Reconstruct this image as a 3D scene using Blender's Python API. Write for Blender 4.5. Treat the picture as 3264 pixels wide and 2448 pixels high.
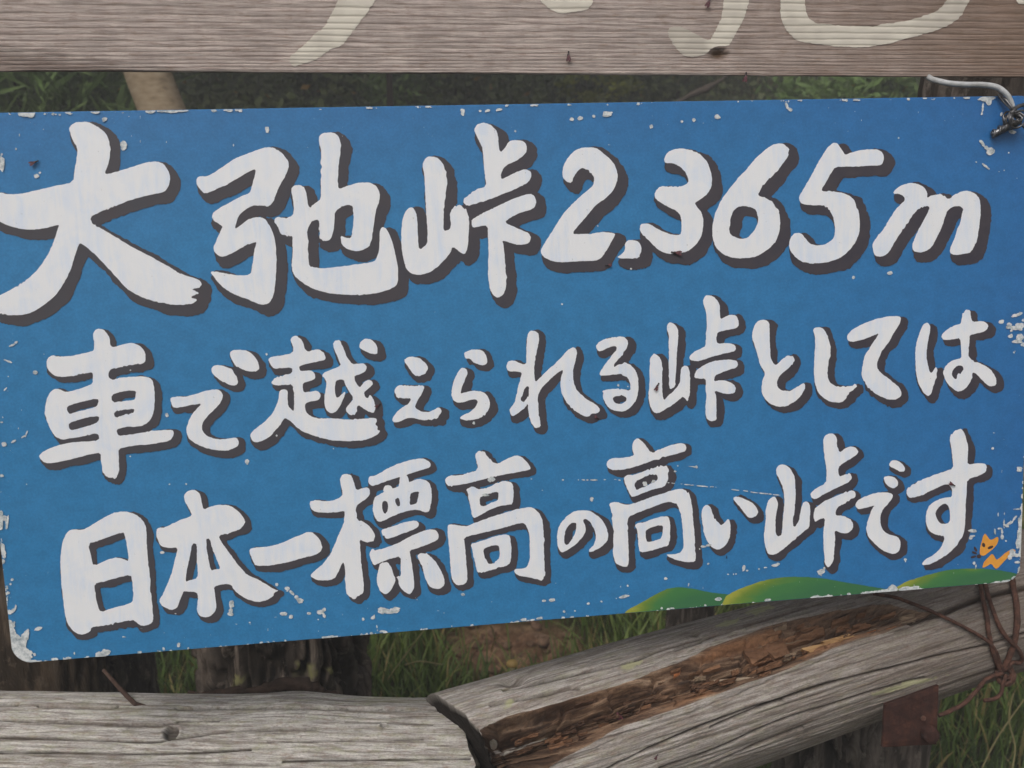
import bpy, math, random
import numpy as np
from mathutils import Vector, Matrix

random.seed(7)
rng = np.random.default_rng(7)
scene = bpy.context.scene
for o in list(bpy.data.objects):
    bpy.data.objects.remove(o, do_unlink=True)

# ------------------------------------------------------------------ camera
PITCH = math.radians(15.0)
CAMZ = 1.45
HAZE_D = 0.030
F = 2965.0                      # focal length in photograph pixels (3264 wide)
cam_data = bpy.data.cameras.new('camera')
cam_data.sensor_width = 36.0
cam_data.lens = 36.0 * F / 3264.0
cam_data.clip_start = 0.02
cam_data.clip_end = 500.0
cam_data.dof.use_dof = True
cam_data.dof.focus_distance = 1.02
cam_data.dof.aperture_fstop = 8.0
cam = bpy.data.objects.new('camera', cam_data)
scene.collection.objects.link(cam)
cam.location = (0, 0, CAMZ)
cam.rotation_euler = (math.radians(90) - PITCH, 0, 0)
scene.camera = cam

# ------------------------------------------------------------------ world, sun, exposure
SUN_EL, SUN_AZ = math.radians(52), math.radians(205)     # azimuth clockwise from +Y : behind and a little left of the viewer
world = bpy.data.worlds.new("World")
scene.world = world
world.use_nodes = True
wn = world.node_tree.nodes; wl = world.node_tree.links
bg = wn['Background']
sky = wn.new('ShaderNodeTexSky')
sky.sky_type = 'NISHITA'
sky.sun_disc = False
sky.sun_elevation = SUN_EL
sky.sun_rotation = SUN_AZ
sky.air_density = 1.0
sky.dust_density = 7.0
sky.ozone_density = 1.0
hsv = wn.new('ShaderNodeHueSaturation')
hsv.inputs['Saturation'].default_value = 0.35            # cloud deck: nearly white daylight
wl.new(sky.outputs[0], hsv.inputs['Color'])
wl.new(hsv.outputs[0], bg.inputs['Color'])
bg.inputs['Strength'].default_value = 0.10
sun_data = bpy.data.lights.new('sun', 'SUN')
sun_data.energy = 0.9
sun_data.angle = math.radians(25)
sun_data.color = (1.0, 0.975, 0.955)
sun = bpy.data.objects.new('sun', sun_data)
scene.collection.objects.link(sun)
sd = Vector((math.sin(SUN_AZ) * math.cos(SUN_EL), math.cos(SUN_AZ) * math.cos(SUN_EL), math.sin(SUN_EL)))
sun.rotation_euler = sd.to_track_quat('Z', 'Y').to_euler()
scene.view_settings.view_transform = 'Standard'
scene.view_settings.look = 'None'
scene.view_settings.gamma = 1.0
scene.view_settings.use_curve_mapping = False
scene.view_settings.exposure = 0.58

# ------------------------------------------------------------------ geometry helpers
RIGHT = np.array([1.0, 0, 0])
FWD = np.array([0, math.cos(PITCH), -math.sin(PITCH)])
UP = np.array([0, math.sin(PITCH), math.cos(PITCH)])
CAMP = np.array([0, 0, CAMZ])

def W(px, py, depth):
    """point seen at photograph pixel (px, py) at the given depth along the view axis"""
    px = np.asarray(px, float); py = np.asarray(py, float); depth = np.asarray(depth, float)
    return CAMP + depth[..., None] * (FWD + RIGHT * ((px - 1632) / F)[..., None] - UP * ((py - 1224) / F)[..., None])

def project(P):
    d = P - CAMP
    z = d @ FWD
    return 1632 + F * (d @ RIGHT) / z, 1224 - F * (d @ UP) / z, z

def lattice(ix, iy, iz, seed):
    h = (ix * 374761393 + iy * 668265263 + iz * 2147483647 + seed * 974711) & 0xFFFFFFFF
    h = ((h ^ (h >> 13)) * 1274126177) & 0xFFFFFFFF
    h = h ^ (h >> 16)
    return (h & 0xFFFF) / 32767.5 - 1.0

def vnoise(x, y, z=0.0, seed=0):
    x, y, z = np.broadcast_arrays(np.asarray(x, float), np.asarray(y, float), np.asarray(z, float))
    fx, fy, fz = np.floor(x), np.floor(y), np.floor(z)
    ix, iy, iz = fx.astype(np.int64), fy.astype(np.int64), fz.astype(np.int64)
    x = x - fx; y = y - fy; z = z - fz
    x = x * x * (3 - 2 * x); y = y * y * (3 - 2 * y); z = z * z * (3 - 2 * z)
    r = 0
    for dx in (0, 1):
        for dy in (0, 1):
            for dz in (0, 1):
                w = (x if dx else 1 - x) * (y if dy else 1 - y) * (z if dz else 1 - z)
                r = r + w * lattice(ix + dx, iy + dy, iz + dz, seed)
    return r

def fbm(x, y, z=0.0, seed=0, octv=4):
    r = 0; a = 1.0; t = 0
    for k in range(octv):
        r = r + a * vnoise(x * 2 ** k, y * 2 ** k, np.asarray(z) * 2 ** k, seed + k * 17)
        t += a; a *= 0.5
    return r / t

def sstep(a, b, x):
    t = np.clip((x - a) / (b - a), 0, 1)
    return t * t * (3 - 2 * t)

def add_obj(name, mesh, parent=None, mat=None):
    o = bpy.data.objects.new(name, mesh)
    scene.collection.objects.link(o)
    if parent is not None:
        o.parent = parent
    if mat is not None and len(mesh.materials) == 0:
        mesh.materials.append(mat)
    return o

def tag(o, label=None, cat=None, group=None, kind=None):
    if label: o['label'] = label
    if cat: o['category'] = cat
    if group: o['group'] = group
    if kind: o['kind'] = kind
    return o

def empty(name, loc=(0, 0, 0), matrix=None):
    o = bpy.data.objects.new(name, None)
    scene.collection.objects.link(o)
    o.empty_display_size = 0.05
    if matrix is not None:
        o.matrix_world = matrix
    else:
        o.location = loc
    return o

def mesh_np(name, V, loops, starts, smooth=False, attrs=None, uv=None, colors=None):
    """fast mesh: V (n,3); loops: flat vertex indices; starts: face start offsets"""
    me = bpy.data.meshes.new(name)
    V = np.ascontiguousarray(V, dtype=np.float32)
    loops = np.ascontiguousarray(loops, dtype=np.int32)
    starts = np.ascontiguousarray(starts, dtype=np.int32)
    me.vertices.add(len(V)); me.vertices.foreach_set('co', V.ravel())
    me.loops.add(len(loops)); me.loops.foreach_set('vertex_index', loops)
    me.polygons.add(len(starts)); me.polygons.foreach_set('loop_start', starts)
    me.update(calc_edges=True)
    me.validate()
    me.polygons.foreach_set('use_smooth', np.full(len(me.polygons), smooth, dtype=bool))
    if attrs:
        for k, a in attrs.items():
            at = me.attributes.new(k, 'FLOAT', 'POINT')
            at.data.foreach_set('value', np.ascontiguousarray(a, dtype=np.float32))
    if colors is not None:
        for k, a in colors.items():
            at = me.attributes.new(k, 'FLOAT_COLOR', 'POINT')
            at.data.foreach_set('color', np.ascontiguousarray(a, dtype=np.float32).ravel())
    if uv is not None:
        l = me.uv_layers.new(name='UVMap')
        vi = np.empty(len(me.loops), dtype=np.int32)
        me.loops.foreach_get('vertex_index', vi)
        l.data.foreach_set('uv', np.ascontiguousarray(uv[vi], dtype=np.float32).ravel())
    me.update()
    return me

def quads_mesh(name, V, Q, **k):
    Q = np.asarray(Q, dtype=np.int32)
    return mesh_np(name, V, Q.ravel(), np.arange(0, len(Q) * Q.shape[1], Q.shape[1]), **k)

def grid_quads(n, m, wrap=False):
    """n rows, m columns, vertex index i*m+j"""
    i = np.arange(n - 1)[:, None]
    j = np.arange(m if wrap else m - 1)[None, :]
    j2 = (j + 1) % m
    a = i * m + j; b = i * m + j2; c = (i + 1) * m + j2; d = (i + 1) * m + j
    return np.stack([a, b, c, d], -1).reshape(-1, 4)

def smooth_path(pts, n):
    P = np.asarray(pts, float)
    if len(P) < 3:
        t = np.linspace(0, 1, n)[:, None]
        return P[0] * (1 - t) + P[-1] * t
    Q = np.vstack([2 * P[0] - P[1], P, 2 * P[-1] - P[-2]])
    out = []
    segs = len(P) - 1
    for k in np.linspace(0, segs - 1e-6, n):
        i = int(k); t = k - i
        p0, p1, p2, p3 = Q[i], Q[i + 1], Q[i + 2], Q[i + 3]
        out.append(0.5 * ((2 * p1) + (-p0 + p2) * t + (2 * p0 - 5 * p1 + 4 * p2 - p3) * t * t + (-p0 + 3 * p1 - 3 * p2 + p3) * t ** 3))
    return np.array(out)

def tube_mesh(name, pts, r, n=24, sides=10, jitter=0.0, seed=0):
    P = smooth_path(pts, n)
    R = np.interp(np.linspace(0, 1, n), np.linspace(0, 1, len(np.atleast_1d(r))), np.atleast_1d(r)) if np.ndim(r) else np.full(n, r)
    T = np.gradient(P, axis=0); T /= np.linalg.norm(T, axis=1)[:, None]
    ref = np.array([0.31, 0.2, 0.93])
    A = np.cross(T, ref); A /= np.linalg.norm(A, axis=1)[:, None]
    B = np.cross(T, A)
    th = np.arange(sides) / sides * 2 * math.pi
    rr = R[:, None] * np.ones(sides)
    if jitter:
        rr = rr * (1 + jitter * vnoise(np.arange(n)[:, None] * 0.6 + seed, th[None, :] * 1.1, 0, seed))
    V = P[:, None, :] + rr[..., None] * (np.cos(th)[None, :, None] * A[:, None, :] + np.sin(th)[None, :, None] * B[:, None, :])
    V = V.reshape(-1, 3)
    Q = grid_quads(n, sides, wrap=True)
    V = np.vstack([V, P[0] - T[0] * R[0] * 0.4, P[-1] + T[-1] * R[-1] * 0.4])
    a = len(V) - 2; b = len(V) - 1
    loops = list(Q.ravel()); starts = list(range(0, len(Q) * 4, 4))
    off = len(loops)
    for k in range(sides):
        loops += [a, (k + 1) % sides, k]; starts.append(off); off += 3
    base = (n - 1) * sides
    for k in range(sides):
        loops += [b, base + k, base + (k + 1) % sides]; starts.append(off); off += 3
    return mesh_np(name, V, loops, starts, smooth=True)

# ------------------------------------------------------------------ material helpers
def srgb(r, g, b):
    f = lambda c: ((c / 255 + 0.055) / 1.055) ** 2.4 if c / 255 > 0.04045 else c / 255 / 12.92
    return (f(r), f(g), f(b), 1.0)

class M:
    def __init__(s, name, rough=0.7, spec=0.5, metallic=0.0):
        s.m = bpy.data.materials.new(name); s.m.use_nodes = True
        s.n = s.m.node_tree.nodes; s.l = s.m.node_tree.links
        s.b = s.n['Principled BSDF']
        s.b.inputs['Roughness'].default_value = rough
        s.b.inputs['Specular IOR Level'].default_value = spec
        s.b.inputs['Metallic'].default_value = metallic
    def node(s, t, **kw):
        n = s.n.new(t)
        for k, v in kw.items():
            if k.startswith('i_'):
                n.inputs[k[2:]].default_value = v
            else:
                setattr(n, k, v)
        return n
    def put(s, sock, v):
        if isinstance(v, bpy.types.NodeSocket): s.l.new(v, sock)
        else: sock.default_value = v
    def math(s, op, a, b=None, clamp=False):
        n = s.n.new('ShaderNodeMath'); n.operation = op; n.use_clamp = clamp
        s.put(n.inputs[0], a)
        if b is not None: s.put(n.inputs[1], b)
        return n.outputs[0]
    def coord(s, kind='Object', scale=(1, 1, 1), loc=(0, 0, 0), rot=(0, 0, 0)):
        tc = s.n.new('ShaderNodeTexCoord'); mp = s.n.new('ShaderNodeMapping')
        mp.inputs['Scale'].default_value = scale; mp.inputs['Location'].default_value = loc; mp.inputs['Rotation'].default_value = rot
        s.l.new(tc.outputs[kind], mp.inputs['Vector'])
        return mp.outputs[0]
    def noise(s, vec, scale=5, detail=6, rough=0.6, dist=0.0):
        n = s.n.new('ShaderNodeTexNoise')
        n.inputs['Scale'].default_value = scale; n.inputs['Detail'].default_value = detail
        n.inputs['Roughness'].default_value = rough; n.inputs['Distortion'].default_value = dist
        s.l.new(vec, n.inputs['Vector'])
        return n.outputs['Fac']
    def ramp(s, fac, stops, interp='LINEAR'):
        n = s.n.new('ShaderNodeValToRGB'); n.color_ramp.interpolation = interp
        e = n.color_ramp.elements
        while len(e) < len(stops): e.new(0.5)
        for el, (p, c) in zip(e, stops):
            el.position = p
            el.color = c if isinstance(c, tuple) else (c, c, c, 1)
        s.l.new(fac, n.inputs[0])
        return n.outputs[0]
    def mix(s, fac, a, b, mode='MIX'):
        n = s.n.new('ShaderNodeMix'); n.data_type = 'RGBA'; n.blend_type = mode
        s.put(n.inputs[0], fac); s.put(n.inputs[6], a); s.put(n.inputs[7], b)
        return n.outputs[2]
    def attr(s, name, out='Fac'):
        n = s.n.new('ShaderNodeAttribute'); n.attribute_name = name
        return n.outputs[out]
    def bump(s, h, strength=0.3, dist=0.001, normal=None):
        n = s.n.new('ShaderNodeBump'); n.inputs['Strength'].default_value = strength; n.inputs['Distance'].default_value = dist
        s.l.new(h, n.inputs['Height'])
        if normal is not None: s.l.new(normal, n.inputs['Normal'])
        return n.outputs[0]
    def color(s, c): s.put(s.b.inputs['Base Color'], c)
    def normal(s, n): s.l.new(n, s.b.inputs['Normal'])
# ------------------------------------------------------------------ traced lettering
# outlines measured on enlarged pieces of the sign: each tile has an origin and a scale in photograph pixels
TILES = {'A': (0, 300, .48209), 'B': (600, 350, .42194), 'C': (1250, 350, .42194), 'D': (1900, 350, .36157), 'E': (2500, 300, .39179),
         'F': (100, 1000, .33751), 'G': (780, 1000, .33751), 'H': (1380, 900, .33751), 'I': (2000, 900, .33751), 'J': (2564, 900, .33751),
         'K': (0, 1500, .390625), 'L': (600, 1450, .33751), 'M': (1200, 1380, .33751), 'N': (1850, 1340, .33751), 'O': (2464, 1300, .38573),
         'P': (800, 0, .4973), 'Q': (1800, 0, .36166), 'R': (2464, 0, .36166), 'S': (2264, 1748, .45208), 'T': (1300, 1848, .45208),
         'U': (0, 1900, .36166), 'V': (500, 1900, .45208), 'Z': (0, 0, 1.0)}

def poly(txt):
    """'A 1,2 3,4 | B 5,6' -> array of photograph pixels"""
    out = []
    for seg in txt.split('|'):
        w = seg.split()
        ox, oy, s = TILES[w[0]]
        for p in w[1:]:
            x, y = p.split(',')
            out.append((ox + s * float(x), oy + s * float(y)))
    return np.array(out)

# (row, [outlines], [holes])
G = []
def g(row, outs, holes=()):
    G.append((row, outs, holes))

g(1, ["A 458,225 475,200 510,185 580,183 640,210 700,258 722,300 732,360 725,430 710,490 695,515 700,530 745,522 850,490 960,452 1040,445 1085,462 1110,500 1128,550 1120,600 1095,640 1080,650 980,670 880,695 750,745 650,785 595,820 620,860 700,905 800,965 900,1025 1000,1075 1100,1130 1180,1180 1250,1208 1300,1218 1330,1240 1335,1270 1300,1285 1265,1290 1305,1305 1325,1320 1280,1330 1260,1345 1310,1358 1280,1385 1200,1395 1100,1388 1000,1365 900,1325 830,1280 780,1220 730,1165 680,1110 620,1050 560,1000 530,985 512,1020 490,1090 470,1160 430,1240 380,1320 300,1390 220,1440 140,1462 60,1462 0,1450 -60,1420 -70,1380 -30,1345 0,1330 80,1290 180,1230 260,1150 320,1060 355,980 380,900 395,860 330,880 250,895 150,895 60,870 0,845 -70,800 -110,740 -100,690 -50,655 0,650 60,663 140,660 260,632 380,605 485,585 495,500 510,420 515,355 480,305 465,255"])
g(1, ["B 62,535 75,508 105,502 135,505 190,480 270,425 350,370 440,335 520,305 590,283 645,288 695,315 730,350 758,390 760,440 735,500 700,560 670,620 650,680 630,715 600,730 550,728 500,720 455,738 420,765 385,795 365,850 350,905 400,870 450,830 500,812 560,812 590,835 620,885 645,940 660,1010 668,1110 665,1210 660,1310 645,1400 620,1455 580,1475 530,1468 460,1435 390,1410 300,1370 240,1320 200,1270 162,1218 230,1225 300,1240 380,1252 470,1248 485,1180 495,1110 505,1030 525,995 480,1005 400,1045 330,1085 270,1110 230,1105 200,1075 190,1035 205,1010 225,960 250,905 262,885 235,862 195,840 178,805 195,770 260,730 350,680 420,645 465,632 480,580 500,510 512,445 460,465 380,515 290,565 210,605 125,637 95,605 70,575",
      "B 775,600 800,570 850,568 880,590 895,640 900,700 915,740 960,705 1003,675 1003,600 1003,500 1003,400 1005,300 988,250 990,195 1030,172 1090,170 1135,195 1155,250 1150,320 1138,400 1132,480 1130,560 1140,600 1200,575 1290,550 1370,547 1420,575 1448,630 1445,690 1420,750 1408,830 1395,920 1385,990 1365,1035 1300,1068 1240,1065 1185,1045 1155,1005 1152,950 1185,965 1230,972 1240,920 1250,850 1250,785 1245,735 1210,715 1165,730 1110,765 1105,850 1095,930 1075,980 1040,992 1000,980 988,935 990,880 985,825 940,840 903,880 900,960 905,1050 910,1130 915,1180 960,1195 1060,1197 1180,1180 1290,1165 1400,1150 1430,1110 1445,1040 1445,960 1450,905 1470,880 1500,900 1530,960 1555,1050 1575,1130 1585,1220 1585,1315 1540,1350 1450,1380 1330,1398 1180,1398 1040,1382 940,1350 860,1305 800,1250 780,1190 788,1100 790,1020 785,955 740,955 700,935 680,890 650,850 655,820 685,808 730,820 790,800 800,740 790,660"])
g(1, ["C 75,850 90,790 115,748 155,733 178,770 190,830 192,900 195,980 205,1062 265,1015 268,940 262,850 255,740 248,620 245,500 228,420 240,380 275,352 330,355 375,395 400,445 412,540 405,640 390,740 388,830 385,920 435,905 445,860 435,820 440,770 470,730 510,718 545,740 575,790 582,870 575,960 570,1050 545,1095 510,1075 460,1030 440,1080 400,1130 340,1190 270,1235 200,1248 140,1235 105,1200 85,1130 72,1050 68,960",
      "C 620,150 635,115 680,97 730,105 780,145 800,190 802,250 815,328 850,290 880,240 930,228 985,235 1015,262 1018,310 990,350 940,385 880,410 840,440 820,485 822,530 880,500 950,465 1005,448 1045,465 1055,500 1030,545 970,580 880,620 790,655 700,690 620,712 570,722 540,705 545,670 590,630 650,600 712,577 700,500 690,400 685,300 660,240 630,185",
      "C 600,830 660,795 740,755 850,700 960,655 1040,632 1075,650 1088,690 1080,735 1040,758 960,780 890,815 848,850 900,875 970,905 1030,930 1050,965 1035,1005 990,1022 930,1018 880,1000 828,985 840,1020 850,1090 855,1180 862,1270 860,1340 840,1395 800,1422 760,1400 735,1340 722,1260 725,1180 728,1080 725,980 722,870 660,880 610,893 600,860"])
g(1, ["C 1283,480 1295,420 1330,355 1390,300 1450,284 1510,283 1560,298 | D 60,385 120,430 165,485 188,560 190,610 165,680 130,740 70,790 0,835 | C 1480,790 1420,860 1355,935 1420,940 1500,938 | D 0,1085 60,1078 120,1080 170,1090 160,1120 120,1190 70,1270 40,1310 0,1330 | C 1440,1142 1330,1150 1230,1150 1160,1125 1125,1090 1120,1060 1160,990 1220,900 1280,800 1350,720 1420,655 1480,605 1520,570 1528,520 1500,470 1440,438 1400,460 1370,510 1355,553 1315,545 1290,510"])
g(1, ["D 180,1300 215,1280 245,1250 255,1215 250,1180 280,1150 330,1147 375,1165 398,1205 395,1260 380,1308 300,1310 220,1313"])
g(1, ["D 595,445 610,400 650,360 720,340 790,345 860,365 930,405 980,460 1005,530 1020,610 1018,680 980,740 920,790 865,822 885,850 930,910 945,980 938,1060 920,1130 870,1200 800,1250 720,1270 640,1272 570,1250 520,1210 460,1150 400,1090 382,1060 390,1010 430,1000 480,1010 540,1050 610,1085 690,1102 740,1103 752,1060 752,990 740,930 710,890 650,865 590,835 525,790 510,750 525,700 570,675 640,675 720,680 780,665 812,640 808,600 780,540 730,495 680,472 610,470"])
g(1, ["D 1600,297 1650,300 1690,335 1698,385 1680,430 1640,480 1590,545 1530,605 1470,665 1422,735 1440,765 1490,775 1560,820 1600,880 1620,950 1620,1030 1605,1110 1570,1180 1500,1240 1420,1290 1320,1310 1200,1305 1110,1270 1050,1210 1025,1130 1022,1040 1040,930 1080,840 1120,765 1180,690 1250,600 1330,520 1400,430 1480,360 1550,310"],
  ["D 1245,855 1310,848 1370,860 1410,885 1430,960 1420,1010 1390,1070 1340,1125 1280,1140 1210,1120 1170,1080 1180,980 1200,900"])
g(1, ["E 390,398 430,400 450,430 475,465 493,498 540,475 620,455 700,448 760,452 800,480 810,520 795,565 770,582 690,582 600,590 520,590 410,592 380,640 340,710 297,780 320,793 390,790 460,800 530,825 575,880 600,950 612,1030 610,1120 580,1200 520,1280 440,1340 340,1370 240,1378 150,1368 90,1330 50,1280 35,1220 50,1160 85,1130 130,1130 165,1165 200,1215 260,1232 330,1225 385,1190 410,1140 408,1070 395,1000 360,930 310,905 240,905 170,902 125,880 115,835 150,780 190,710 230,640 270,560 320,480 355,430"])
g(1, ["E 880,810 900,775 950,740 1020,720 1080,730 1130,755 1162,800 1155,850 1200,820 1250,810 1300,825 1330,860 1380,820 1440,790 1500,785 1550,810 1585,850 1595,920 1590,1010 1580,1100 1560,1190 1520,1285 1450,1302 1380,1308 1340,1290 1350,1240 1380,1180 1400,1110 1430,1040 1445,960 1455,935 1420,910 1370,915 1325,945 1300,1010 1280,1080 1240,1160 1200,1240 1150,1280 1090,1290 1045,1275 1035,1230 1060,1170 1090,1100 1130,1030 1160,970 1180,920 1150,908 1100,925 1050,970 1000,1050 950,1120 900,1195 865,1260 830,1305 780,1325 740,1318 718,1275 715,1220 740,1170 800,1110 850,1020 900,940 950,890 980,865 970,830 930,812"])
# second line
g(2, ["F 585,180 620,140 680,145 715,185 740,225 745,290 770,320 850,295 930,272 1000,285 1050,325 1078,370 1080,440 1060,468 960,480 850,505 760,525 728,555 730,610 760,625 830,605 940,595 1050,590 1120,605 1150,640 1165,720 1168,820 1160,920 1130,1000 1070,1050 990,1068 920,1062 860,1075 805,1095 820,1153 900,1145 1000,1130 1120,1110 1240,1098 1335,1095 1348,1125 1340,1160 1310,1200 1200,1220 1100,1235 990,1240 900,1258 825,1275 828,1340 830,1430 825,1510 800,1548 750,1553 700,1530 670,1490 660,1400 658,1310 560,1325 450,1355 330,1385 200,1410 130,1408 90,1375 68,1340 110,1305 160,1275 260,1240 380,1215 500,1205 640,1197 645,1125 560,1140 450,1165 350,1180 290,1187 230,1165 195,1110 160,1040 135,970 130,890 150,800 180,740 215,710 270,708 310,735 370,735 450,710 530,680 582,658 582,600 578,550 500,565 400,585 300,597 240,592 190,565 155,520 145,460 155,420 200,388 260,405 350,402 450,385 540,362 595,350 595,280 588,220"],
  ["F 340,875 420,845 520,820 630,800 635,830 625,875 540,900 440,920 365,948 340,920", "F 755,765 850,735 950,722 990,730 985,790 970,815 870,825 765,835", "F 355,1030 450,1000 550,975 645,962 640,1020 540,1060 440,1085 380,1102 355,1080", "F 775,930 860,905 970,898 970,930 880,955 790,985"])
g(2, ["F 1313,800 1340,785 1390,780 1450,785 1530,765 1620,735 1700,715 1760,712 1800,735 1812,780 1790,835 1740,895 1680,950 1625,1010 1608,1060 1620,1110 1660,1155 1730,1180 1810,1185 1880,1175 1940,1168 1960,1200 1958,1240 1920,1270 1850,1292 1760,1290 1660,1270 1570,1235 1500,1190 1465,1130 1470,1060 1500,980 1550,910 1612,850 1540,855 1450,875 1350,893 1325,860",
      "F 1700,520 1720,490 1770,482 1830,495 1890,520 1920,560 1945,610 1955,655 1930,678 1870,670 1800,640 1740,595 1705,555",
      "F 1872,365 1910,342 1990,340 | G 10,345 55,365 100,410 135,470 140,520 110,545 60,548 0,535 | F 1930,490 1890,430"])
g(2, ["G 430,250 450,215 490,208 530,235 555,275 565,330 600,360 650,340 700,335 740,360 765,400 760,435 700,450 620,465 540,485 515,500 520,540 560,540 620,535 655,550 668,590 660,620 610,635 550,655 548,700 560,745 620,735 680,725 710,745 718,780 700,815 640,825 570,845 570,900 590,945 650,980 740,990 850,985 960,1000 1080,995 1180,985 1240,985 1250,1010 1230,1045 1255,1060 1255,1095 1280,1100 1265,1130 1210,1165 1130,1195 1010,1202 880,1198 820,1195 700,1165 600,1130 540,1110 480,1060 430,1010 385,983 355,1010 330,1060 290,1100 240,1160 180,1195 110,1215 70,1195 52,1150 70,1110 140,1060 210,1000 270,930 310,850 325,780 330,720 380,710 410,730 405,800 410,870 440,900 465,915 468,840 468,760 450,665 380,675 270,675 247,645 290,610 370,580 450,560 450,505 350,512 275,522 245,480 220,430 250,408 350,395 460,370 455,300",
      "G 830,290 845,255 890,248 915,275 935,330 960,400 1015,478 1080,468 1120,468 1150,490 1150,530 1120,560 1040,585 1035,620 1060,670 1090,700 1120,650 1170,620 1205,635 1210,665 1170,705 1125,740 1140,790 1165,800 1180,760 1210,790 1230,850 1235,900 1215,938 1170,925 1110,885 1075,862 1060,880 1065,920 1040,945 1000,960 960,925 958,890 990,850 1030,800 1000,750 965,700 945,650 940,625 900,620 860,635 850,700 855,760 870,800 910,770 950,730 945,770 925,820 900,870 870,920 820,942 775,920 755,860 750,790 765,720 775,660 760,620 725,585 760,550 830,520 912,490 890,440 860,370",
      "G 1080,310 1095,260 1145,230 1200,245 1240,285 1255,340 1250,382 1200,378 1140,355 1095,330"])
g(2, ["G 1500,440 1540,408 1600,405 1660,425 1710,465 1732,510 1720,550 1680,580 1625,590 1590,565 1550,510",
      "G 1420,710 1450,675 1500,675 1560,682 1640,675 1690,680 1695,710 1670,760 1630,820 1610,870 1620,900 1680,925 1750,925 1800,900 1815,885 1850,890 1862,920 1835,950 1820,985 1760,1000 1680,1005 1600,985 1580,980 1530,985 1470,1015 1415,1028 1390,1000 1410,960 1450,910 1510,870 1545,850 1575,800 1520,795 1440,795 1415,750"])
g(2, ["H 295,665 340,640 400,632 455,635 490,665 510,720 512,760 475,785 430,775 380,755 350,725 300,715",
      "H 275,802 310,815 328,850 310,900 285,960 268,1010 258,1052 300,1040 360,1022 430,1025 490,1040 525,1085 540,1150 525,1210 470,1265 390,1298 300,1305 250,1280 290,1250 350,1225 400,1180 425,1130 410,1105 370,1105 310,1125 240,1138 190,1115 175,1070 178,1010 195,930 225,870 250,825"])
g(2, ["H 895,480 920,455 970,458 1000,490 1002,550 985,620 970,700 955,790 958,870 965,945 1010,900 1080,830 1150,770 1220,700 1270,640 1310,615 1345,620 1360,660 1350,720 1330,790 1318,860 1325,930 1350,1010 1400,1060 1460,1110 1530,1145 1570,1185 1575,1215 1545,1235 1490,1240 1480,1262 1440,1268 1380,1240 1310,1190 1250,1120 1210,1040 1200,960 1210,890 1230,825 1190,845 1130,890 1070,950 1020,1000 990,1070 990,1140 998,1220 1010,1300 1018,1365 960,1375 935,1340 910,1280 898,1210 895,1150 860,1190 800,1240 740,1268 725,1215 720,1200 765,1150 785,1080 800,1000 825,910 840,850 780,840 705,840 690,790 710,745 760,733 810,760 880,780 880,700 882,600 885,540"],
  ["H 830,1100 850,1030 880,980 905,985 905,1040 890,1100 850,1135"])
g(2, ["H 1535,605 1570,560 1640,525 1720,515 1800,512 1835,540 1845,590 1810,650 1760,710 1710,770 1705,810 1750,770 1820,758 1880,790 1925,850 1940,930 1938,1020 1918,1110 1870,1180 1800,1220 1720,1215 1660,1185 1615,1120 1600,1060 1610,1050 1595,1025 1620,1015 1700,1005 1790,1005 1862,1022 1865,960 1840,900 1780,870 1700,868 1620,880 1572,875 1580,840 1620,780 1680,700 1740,620 1720,600 1680,605 1610,640 1560,655"],
  ["H 1690,1090 1740,1068 1810,1070 1832,1105 1790,1145 1750,1150 1710,1135"])
g(2, ["I 215,700 240,672 275,680 310,715 328,780 330,860 325,960 330,1050 340,1115 380,1070 430,1030 490,960 498,880 500,810 545,780 580,810 590,880 590,960 588,1050 565,1130 545,1100 520,1075 480,1110 420,1160 350,1200 290,1238 240,1225 210,1160 195,1070 205,960 208,850 210,760",
      "I 372,410 390,380 420,378 460,410 480,460 475,560 465,680 460,800 450,900 450,980 400,1015 390,960 388,850 388,700 390,580 388,500 372,450",
      "I 710,165 735,125 780,118 830,150 865,200 872,270 875,348 920,325 970,305 1020,310 1045,350 1048,400 1030,430 960,445 890,460 850,475 835,530 850,580 920,572 980,575 1015,595 1022,635 990,655 900,675 800,700 720,730 650,745 590,735 580,700 620,660 690,625 738,605 738,500 748,400 742,300 728,240 712,200",
      "I 625,900 635,850 680,805 760,760 850,735 950,728 1020,735 1042,765 1030,805 960,825 890,850 820,880 815,935 870,920 940,930 1000,960 1025,1000 1005,1045 950,1055 890,1045 820,1020 835,1080 838,1160 838,1250 840,1305 780,1310 740,1280 735,1180 740,1080 738,980 735,905 680,908"])
g(2, ["I 1175,480 1195,400 1240,358 1300,352 1335,375 1340,440 1340,540 1345,640 1355,740 1400,790 1440,740 1490,700 1540,688 1572,700 1570,750 1530,800 1470,850 1430,890 1408,940 1415,990 1450,1020 1520,1025 1590,995 1660,945 1675,975 1670,1010 1635,1070 1580,1125 1500,1170 1420,1175 1340,1145 1280,1085 1260,1000 1275,920 1300,860 1255,790 1230,700 1200,600 1178,540"])
g(2, ["J 80,440 100,422 165,425 195,460 225,530 245,610 240,700 220,790 212,880 240,950 290,980 370,985 440,975 480,960 490,985 430,1030 400,1080 370,1120 320,1138 240,1125 170,1085 120,1030 95,950 85,850 90,720 100,600 95,510"])
g(2, ["J 400,520 410,485 450,445 530,400 640,355 760,325 860,318 905,325 905,375 870,430 830,500 790,570 740,630 700,700 680,770 685,820 740,870 820,930 890,990 915,1040 905,1080 850,1108 780,1105 690,1065 600,1000 550,920 538,830 555,730 600,640 650,560 708,475 630,510 540,545 440,562 405,550"])
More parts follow.
